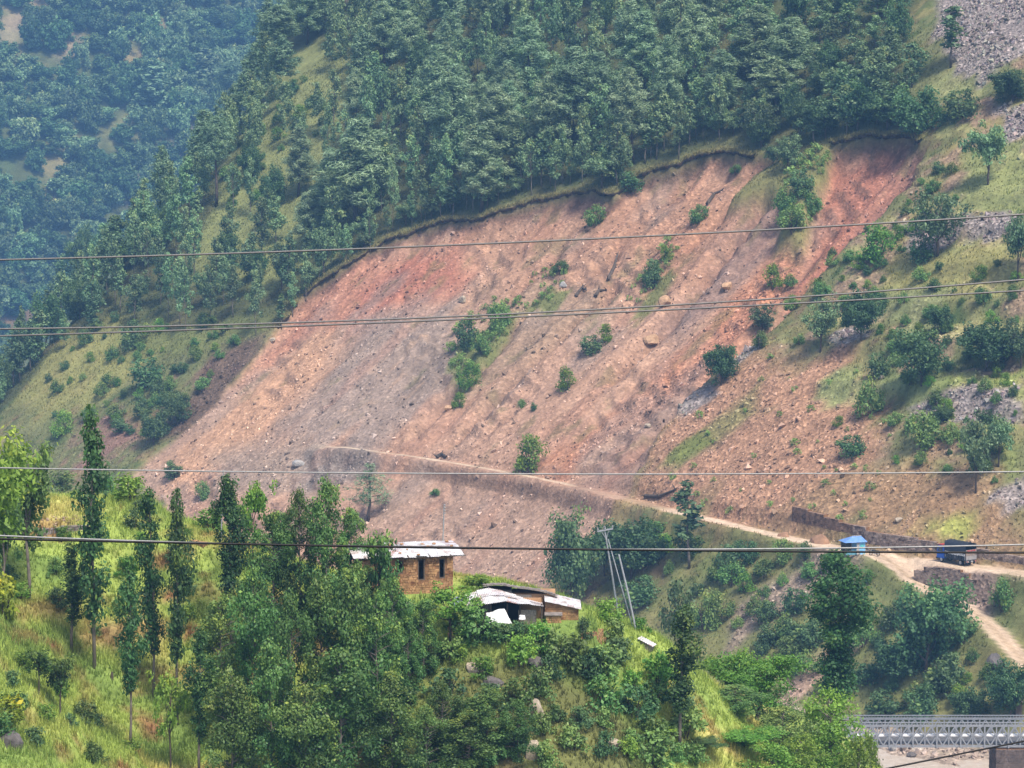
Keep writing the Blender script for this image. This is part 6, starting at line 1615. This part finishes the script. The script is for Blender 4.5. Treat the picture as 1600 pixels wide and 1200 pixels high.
# ---- kiosk
M_BLUE = simple_mat('blue_painted_tin', (0.12, 0.24, 0.52), 0.5, dirt=(0.20, 0.30, 0.48), var=0.15)
M_LBLUE = simple_mat('pale_blue_board', (0.20, 0.42, 0.68), 0.6, var=0.2, dirt=(0.14, 0.46, 0.58))
M_GREY = simple_mat('grey_board', (0.40, 0.38, 0.36), 0.7, var=0.25)
kp = hit([1333], [869], hA)[0]
kk = empty('kiosk', kp, R(16), 1.0, 'small pale blue roadside kiosk with bright blue roof and open porch', 'kiosk')
MB().box((0.85, 0, 1.05), (1.5, 2.2, 2.1)).build('wall', M_LBLUE, kk)
MB().box((0.35, -1.13, 1.0), (0.45, 0.05, 1.9)).build('door', M_GREY, kk)
MB().box((1.05, -1.13, 1.35), (0.5, 0.06, 0.5)).build('window', simple_mat('green_shutter', (0.10, 0.42, 0.40), 0.6), kk)
MB().box((-0.85, -0.95, 0.35), (1.7, 0.08, 0.7)).build('porch_panel', simple_mat('teal_board', (0.12, 0.30, 0.36), 0.6), kk)
for x in (-1.65, -0.75): MB().beam((x, -0.95, 0), (x, -0.95, 2.05), 0.1).build('post', M_WOOD, kk)
MB().box((-0.85, 0.95, 1.0), (1.7, 0.08, 2.0)).build('back_panel', M_WOOD, kk)
r_ = MB(); V = [(-2.0, -1.5, 2.02), (0.9, -1.5, 2.02), (1.9, -1.35, 2.1), (1.9, 1.4, 2.1), (-2.0, 1.4, 2.02), (-0.4, 0, 2.75), (1.1, 0, 2.75)]
r_.add([(-2.0, -1.45, 2.05), (1.85, -1.45, 2.05), (1.85, 1.45, 2.05), (-2.0, 1.45, 2.05), (-0.2, 0.0, 2.85), (1.3, 0.0, 2.85)], [(0, 1, 5, 4), (1, 2, 5), (2, 3, 4, 5), (3, 0, 4), (3, 2, 1, 0)])
r_.build('roof', M_BLUE, kk)
MB().beam((-0.25, 0, 2.88), (1.35, 0, 2.88), 0.16, 0.06).build('ridge_cap', M_GREY, kk)
# ---- motorcycles
M_BLACK = simple_mat('black_rubber', (0.015, 0.015, 0.016), 0.7); M_CHROME = simple_mat('bright_metal', (0.5, 0.5, 0.5), 0.35, metal=0.8); M_BIKE = simple_mat('dark_bike_paint', (0.03, 0.03, 0.04), 0.35)
def ring(R_, r, n=18, k=6, y=0.0, c=(0, 0, 0)):
    pts = [(c[0] + R_ * math.cos(2 * math.pi * i / n), c[1] + y, c[2] + R_ * math.sin(2 * math.pi * i / n)) for i in range(n + 1)]
    return MB().tube(pts, r, k, False)
def motorcycle(loc, rz, label, paint):
    e = empty('motorcycle', loc, rz, 1.0, label, 'motorcycle')
    for x in (-0.62, 0.66):
        w = MB().tube([(x, -0.05, 0.31), (x, 0.05, 0.31)], 0.05, 8).build('wheel', M_CHROME, e)
        ring(0.26, 0.055, c=(x, 0, 0.31)).build('tyre', M_BLACK, w)
        sp = MB()
        for a in range(6): sp.beam((x, 0, 0.31), (x + 0.24 * math.cos(a * math.pi / 3), 0, 0.31 + 0.24 * math.sin(a * math.pi / 3)), 0.02, 0.02, (0, 1, 0))
        sp.build('spoke', M_CHROME, w)['kind'] = 'stuff'
    MB().tube([(0.66, 0, 0.31), (0.5, 0, 0.72), (0.42, 0, 0.98)], 0.04, 6).build('fork', M_CHROME, e)
    MB().tube([(0.42, -0.36, 1.04), (0.46, -0.1, 0.98), (0.46, 0.1, 0.98), (0.42, 0.36, 1.04)], 0.025, 6).build('handlebar', M_BLACK, e)
    MB().tube([(-0.62, 0, 0.31), (-0.1, 0, 0.34), (0.3, 0, 0.42), (0.45, 0, 0.85)], 0.04, 6).build('frame', M_BIKE, e)
    MB().tube([(-0.18, 0, 0.40), (0.12, 0, 0.42)], [0.16, 0.18], 8).build('engine', M_CHROME, e)
    MB().tube([(-0.05, 0, 0.78), (0.15, 0, 0.86), (0.42, 0, 0.84)], [0.10, 0.16, 0.09], 8).build('fuel_tank', paint, e)
    MB().tube([(-0.78, 0, 0.82), (-0.4, 0, 0.80), (0.0, 0, 0.78)], [0.06, 0.12, 0.09], 8).build('seat', M_BLACK, e)
    MB().tube([(-0.75, -0.14, 0.36), (0.0, -0.14, 0.3)], 0.05, 6).build('exhaust', M_CHROME, e)
    MB().tube([(0.52, 0, 0.88), (0.6, 0, 0.87)], [0.07, 0.09], 8).build('headlight', M_CHROME, e)
    for s_ in (-1, 1): MB().box((0.4, 0.28 * s_, 1.18), (0.03, 0.12, 0.07)).build('mirror', M_CHROME, e)
mp = hit([1366], [868], hA)[0]; motorcycle((mp[0], mp[1] - 0.4, mp[2]), R(150), 'dark motorcycle parked on the road beside the blue kiosk', M_BIKE)
mp = hit([1358], [865], hA)[0]; motorcycle((mp[0], mp[1] + 0.9, mp[2]), R(120), 'second motorcycle half hidden between the kiosk and the dark one', simple_mat('red_bike_paint', (0.2, 0.03, 0.03), 0.4))

# ---- truck: x forward, y to its left
tp = hit([1497], [881], hA)[0]; tp[2] = Z0 + 0.03
truck = empty('cargo_truck', tp, R(90 + 37), 1.0, 'blue-cabbed cargo truck under a black tarpaulin, seen from behind on the dirt road', 'truck')
M_TB = simple_mat('blue_truck_paint', (0.03, 0.12, 0.50), 0.4, var=0.15); M_TARPB = simple_mat('black_tarpaulin', (0.022, 0.026, 0.036), 0.6, var=0.3, scale=2.0, bump=0.4)
M_SIDE = simple_mat('worn_dark_side_boards', (0.05, 0.05, 0.055), 0.6, var=0.4, scale=3.0); M_TAIL = simple_mat('dusty_brown_tailgate', (0.22, 0.17, 0.14), 0.7, var=0.3, scale=2.0); M_TAILG = simple_mat('dusty_grey_tailgate', (0.26, 0.25, 0.25), 0.7, var=0.3, scale=2.0)
M_GLASS = simple_mat('dark_glass', (0.02, 0.025, 0.03), 0.1, spec=0.6); M_RED = simple_mat('red_paint', (0.40, 0.05, 0.05), 0.5); M_WHITE = simple_mat('white_lettering', (0.75, 0.74, 0.72), 0.6, var=0.1)
Lb, Wb = 4.6, 2.3
for y in (-0.45, 0.45): MB().box((0.2, y, 0.78), (6.6, 0.14, 0.22)).build('chassis_rail', M_BLACK, truck)
cb = MB()                                                # cab: raked front, rounded shoulders
prof = [(1.95, 0.65), (3.55, 0.65), (3.58, 1.55), (3.35, 2.45), (3.2, 2.62), (1.98, 2.62)]
n_ = len(prof)
cb.add([(x, -1.1, z) for x, z in prof] + [(x, 1.1, z) for x, z in prof], [tuple(range(n_)), tuple(range(2 * n_ - 1, n_ - 1, -1))] + [(k, k + n_, (k + 1) % n_ + n_, (k + 1) % n_) for k in range(n_)])
cab = cb.build('cab', M_TB, truck)
for s_ in (-1, 1):
    d = MB().box((2.75, s_ * 1.105, 1.25), (0.95, 0.03, 1.1)).build('door', M_TB, truck)
    MB().add([(2.3, s_ * 1.125, 1.75), (3.3, s_ * 1.125, 1.75), (3.15, s_ * 1.125, 2.4), (2.3, s_ * 1.125, 2.4), (2.3, s_ * 1.1, 1.75), (3.3, s_ * 1.1, 1.75), (3.15, s_ * 1.1, 2.4), (2.3, s_ * 1.1, 2.4)], [(0, 1, 2, 3), (7, 6, 5, 4), (0, 4, 5, 1), (1, 5, 6, 2), (2, 6, 7, 3), (3, 7, 4, 0)]).build('window', M_GLASS, d)
    MB().box((3.5, s_ * 1.35, 2.0), (0.06, 0.22, 0.4)).build('mirror', M_BLACK, truck)
    MB().box((3.6, s_ * 0.8, 0.95), (0.06, 0.3, 0.2)).build('headlight', M_WHITE, truck)
quadmesh(q := MB(), [(3.6, -0.95, 1.6), (3.6, 0.95, 1.6), (3.39, 0.95, 2.4), (3.39, -0.95, 2.4)]); q.build('windscreen', M_GLASS, truck)
MB().box((3.62, 0, 0.62), (0.14, 2.2, 0.25)).build('bumper', M_BLACK, truck)
MB().box((2.6, 0, 2.72), (1.3, 2.1, 0.16)).build('cab_roof_rack', M_RED, truck)
MB().box((-0.45, 0, 0.95), (Lb, Wb, 0.14)).build('cargo_floor', M_SIDE, truck)
for s_ in (-1, 1):
    sd_ = MB().box((-0.45, s_ * (Wb / 2 - 0.04), 1.5), (Lb - 0.16, 0.08, 0.96)).build('side_board', M_SIDE, truck)
    for k in range(7): MB().box((-2.55 + k * 0.7, s_ * (Wb / 2 + 0.03), 1.5), (0.08, 0.06, 1.0)).build('stake', M_TAILG if k % 3 == 0 else M_BLACK, sd_)
    rl = random.Random(12 + s_)
    band = MB(); x = -2.55
    while x < 1.6:
        w = rl.uniform(0.10, 0.28); hgt = rl.uniform(0.16, 0.34)
        band.box((x + w / 2, s_ * (Wb / 2 + 0.075), 1.72 + rl.uniform(-0.05, 0.05)), (w, 0.02, hgt)); x += w + rl.uniform(0.02, 0.1)
    band.box((-0.4, s_ * (Wb / 2 + 0.07), 1.93), (4.2, 0.015, 0.05))
    bo = band.build('lettering', M_WHITE, sd_)
# tarpaulin over hoops
tb = MB(); ny = 12; nx = 18; V = []; F = []
for i in range(nx + 1):
    x = -2.72 + (Lb - 0.04) * i / nx; sag = 0.05 * abs(math.sin(i * math.pi / 3))
    for j in range(ny + 1):
        a = -1 + 2 * j / ny
        y = a * (Wb / 2 + 0.02) if abs(a) < 0.999 else a * (Wb / 2 + 0.05)
        z = 3.62 - 0.42 * abs(a) ** 4 - sag
        V.append((x, y, z))
    V.insert(i * (ny + 3), (x, -(Wb / 2 + 0.06), 1.98 + 0.06 * math.sin(i * 1.7))); V.append((x, Wb / 2 + 0.06, 1.98 + 0.06 * math.cos(i * 1.3)))
K = ny + 3
for i in range(nx):
    for j in range(K - 1): F.append((i * K + j, (i + 1) * K + j, (i + 1) * K + j + 1, i * K + j + 1))
tb.add(V, F).build('tarpaulin', M_TARPB, truck, True)
MB().box((1.80, 0, 2.3), (0.06, Wb - 0.06, 2.5)).build('front_board', M_SIDE, truck)
tg = MB().box((-2.74, 0, 2.02), (0.09, Wb, 1.1)).build('tailgate', M_TAIL, truck)
MB().box((-2.80, 0, 1.30), (0.06, Wb, 0.62)).build('lower_gate', M_TAILG, truck)
MB().box((-2.795, 0, 2.42), (0.02, Wb - 0.3, 0.16)).build('red_stripe', M_RED, tg)
for k in range(4): MB().box((-2.80, -0.9 + 0.6 * k, 2.02), (0.04, 0.06, 1.1)).build('stake', M_TAILG, tg)
MB().box((-2.70, 0, 3.30), (0.05, Wb - 0.1, 0.36)).build('rear_flap', M_TARPB, truck)
MB().box((-2.78, 0, 0.72), (0.12, 2.1, 0.22)).build('rear_bumper', M_TAILG, truck)
for s_ in (-1, 1):
    MB().box((-2.85, s_ * 0.9, 0.74), (0.04, 0.22, 0.12)).build('tail_light', M_RED, truck)
    MB().box((-2.55, s_ * 0.85, 0.5), (0.04, 0.5, 0.5)).build('mud_flap', M_BLACK, truck)
def truck_wheel(x, y):
    w = MB().tube([(x, y - 0.13, 0.47), (x, y + 0.13, 0.47)], 0.27, 14).build('wheel', M_CHROME, truck)
    ring(0.36, 0.12, 20, 8, c=(x, y, 0.47)).build('tyre', M_BLACK, w)
for y in (-0.95, 0.95): truck_wheel(2.6, y); truck_wheel(-1.5, y); truck_wheel(-1.5, y * 0.68)

# ================================================================ the panel bridge
M_STEEL = simple_mat('grey_bridge_steel', (0.24, 0.25, 0.27), 0.55, metal=0.2, var=0.15, scale=1.5)
M_PIPE = simple_mat('white_water_pipe', (0.78, 0.78, 0.78), 0.45, var=0.06)
YB = 378.0
bl = at_depth(1352, 1166, YB); xl = bl[0] - 3.18 * 1.0; PL = 3.165; NP = 9; zb0 = bl[2]; ht = at_depth(1400, 1134, YB)[2] - zb0
bridge = empty('panel_bridge', (xl, YB, zb0), R(0), 1.0, 'grey steel panel bridge with diamond braces and a white pipe inside', 'bridge')
def share(name, me, parent, loc=(0, 0, 0)):
    o = link(name, me, parent); o.location = loc; return o
post_me = MB().box((0, 0, ht / 2), (0.17, 0.14, ht - 0.2)).build('vertical_post', M_STEEL, mesh_only=True)
brs = [MB().beam(a, b_, 0.16, 0.17, (0, 1, 0)).build('diagonal_brace', M_STEEL, mesh_only=True) for a, b_ in
       (((0.03, 0.0, ht / 2), (PL / 4, 0.0, ht - 0.12)), ((PL / 4, 0.0, ht - 0.12), (PL / 2 - 0.03, 0.0, ht / 2)), ((0.03, 0.0, ht / 2), (PL / 4, 0.0, 0.12)), ((PL / 4, 0.0, 0.12), (PL / 2 - 0.03, 0.0, ht / 2)))]
for y in (0.0, 4.2):
    tr_ = MB().box((NP * PL / 2, 0, 0.0), (NP * PL, 0.16, 0.30)).build('truss', M_STEEL, bridge); tr_.location = (0, y, 0)
    MB().box((NP * PL / 2, 0, ht), (NP * PL, 0.16, 0.28)).build('top_chord', M_STEEL, tr_)
    MB().box((NP * PL / 2, 0.08, ht + 0.42), (NP * PL, 0.12, 0.14)).build('upper_rail', M_STEEL, tr_)
    hg = MB()
    for k in range(NP * 8): hg.box((PL * (k + 0.5) / 8, 0.08, ht + 0.25), (0.05, 0.05, 0.22))
    hg.build('rail_studs', M_STEEL, tr_)['kind'] = 'stuff'
    for k in range(NP * 2 + 1):
        share('vertical_post', post_me, tr_, (k * PL / 2, 0.02, 0))
        if k < NP * 2:
            for b_ in brs: share('diagonal_brace', b_, tr_, (k * PL / 2, 0, 0))
    for k in range(NP + 1): MB().box((k * PL, -0.1, ht / 2), (0.2, 0.06, ht + 0.3)).build('panel_joint', M_STEEL, tr_)
MB().box((NP * PL / 2, 2.1, 0.24), (NP * PL, 3.9, 0.10)).build('deck', simple_mat('dark_deck_plate', (0.10, 0.10, 0.105), 0.8, var=0.3), bridge)
tm = MB().box((0, 2.1, 0.02), (0.2, 4.9, 0.30)).build('cross_beam', M_STEEL, mesh_only=True)
for k in range(NP + 1): share('cross_beam', tm, bridge, (k * PL, 0, -0.05))
pz_ = at_depth(1400, 1150, YB)[2] - zb0
for k in range(5): MB().tube([(k * 5.7 + 0.1, 0.45, pz_), (k * 5.7 + 5.75, 0.45, pz_)], 0.25, 14).build('pipe', M_PIPE, bridge, True)
for k in range(NP * 2): MB().box((PL / 2 * k, 0.45, pz_ - 0.42), (0.08, 0.5, 0.34)).build('pipe_bracket', M_STEEL, bridge)
M_ABUT = simple_mat('dark_abutment_stone', tuple(lin(120, 106, 100) * 0.6), 0.95, var=0.4, scale=1.0, bump=0.5)
def abutment(x0, x1, label, seed):
    e = empty('bridge_abutment', (x0, YB, RIVER_Z), 0, 1.0, label, 'abutment'); iv = Matrix.Translation(e.location).inverted()
    H2(MB().box(((x0 + x1) / 2, YB + 2.4, (RIVER_Z - 1 + zb0 - 0.35) / 2), (x1 - x0 - 0.1, 5.4, zb0 - 0.35 - RIVER_Z + 1)).build('core', M_MORTAR, e), iv)
    H2(masonry('stonework', e, (x0, YB - 0.32), (x1, YB - 0.32), RIVER_Z - 1, zb0 - 0.36, 0.3, M_ABUT, 0.8, 0.4, seed, (), 0.08), iv)
    H2(masonry('stonework', e, (x0 + 0.02, YB + 5.1), (x0 + 0.02, YB - 0.3), RIVER_Z - 1, zb0 - 0.36, 0.3, M_ABUT, 0.8, 0.4, seed + 1, (), 0.08), iv)
xa = at_depth(1556, 1170, YB)[0]
abutment(xa, xa + 12, 'dark stone abutment under the bridge end at the frame edge', 700)
abutment(xl - 6, xl + 1.5, 'stone abutment at the leafy bridge end', 710)
# gate tower stub of the old footbridge at the frame edge
gp = hit([1591], [1118], hA)[0]
gt = empty('bridge_pylon', gp, 0, 1.0, 'dark stone pylon of an old footbridge at the far bank', 'pylon')
MB().box((0, 0, 0.9), (0.9, 0.9, 2.4)).build('shaft', M_ABUT, gt); MB().box((0, 0, 2.2), (1.2, 1.2, 0.22)).build('cap', M_GREY, gt); MB().box((0, 0, -0.1), (1.4, 1.4, 0.5)).build('base', M_ABUT, gt)
# stones of the far river bank
rg = np.random.default_rng(18); P = hit(rg.uniform(1385, 1605, 420), 1166 + 34 * rg.random(420) ** 0.7, hA)
ok = (P[:, 2] > RIVER_Z - 0.05); P = P[ok]; n = len(P)
rocks('river_stones', P + np.array([0, 0, 0.1]), np.clip(rg.lognormal(-1.2, 0.5, n), 0.12, 0.9), np.clip(lin(186, 166, 152)[None] * 0.75 * rg.choice([0.45, 0.8, 1.0, 1.25], n)[:, None], 0, 0.8), rg, 'pale boulders and stones on the river bank')
# ================================================================ the air of the valley
LOW = min(float(BZ.min()), float(ZZ.min())) - 1.0
hm, nt, out = new_mat('valley_air')
pv = N(nt, 'ShaderNodeVolumePrincipled', i_Density=HAZE_DENSITY, i_Anisotropy=0.0)
pv.inputs['Color'].default_value = (0.26, 0.56, 1.0, 1)
nt.links.new(pv.outputs[0], out.inputs['Volume'])
hb = MB().box((-150, 1190, (LOW + 420) / 2), (1800, 2500, 420 - LOW)).build('haze', hm)
tag(hb, None, None, None, 'stuff')
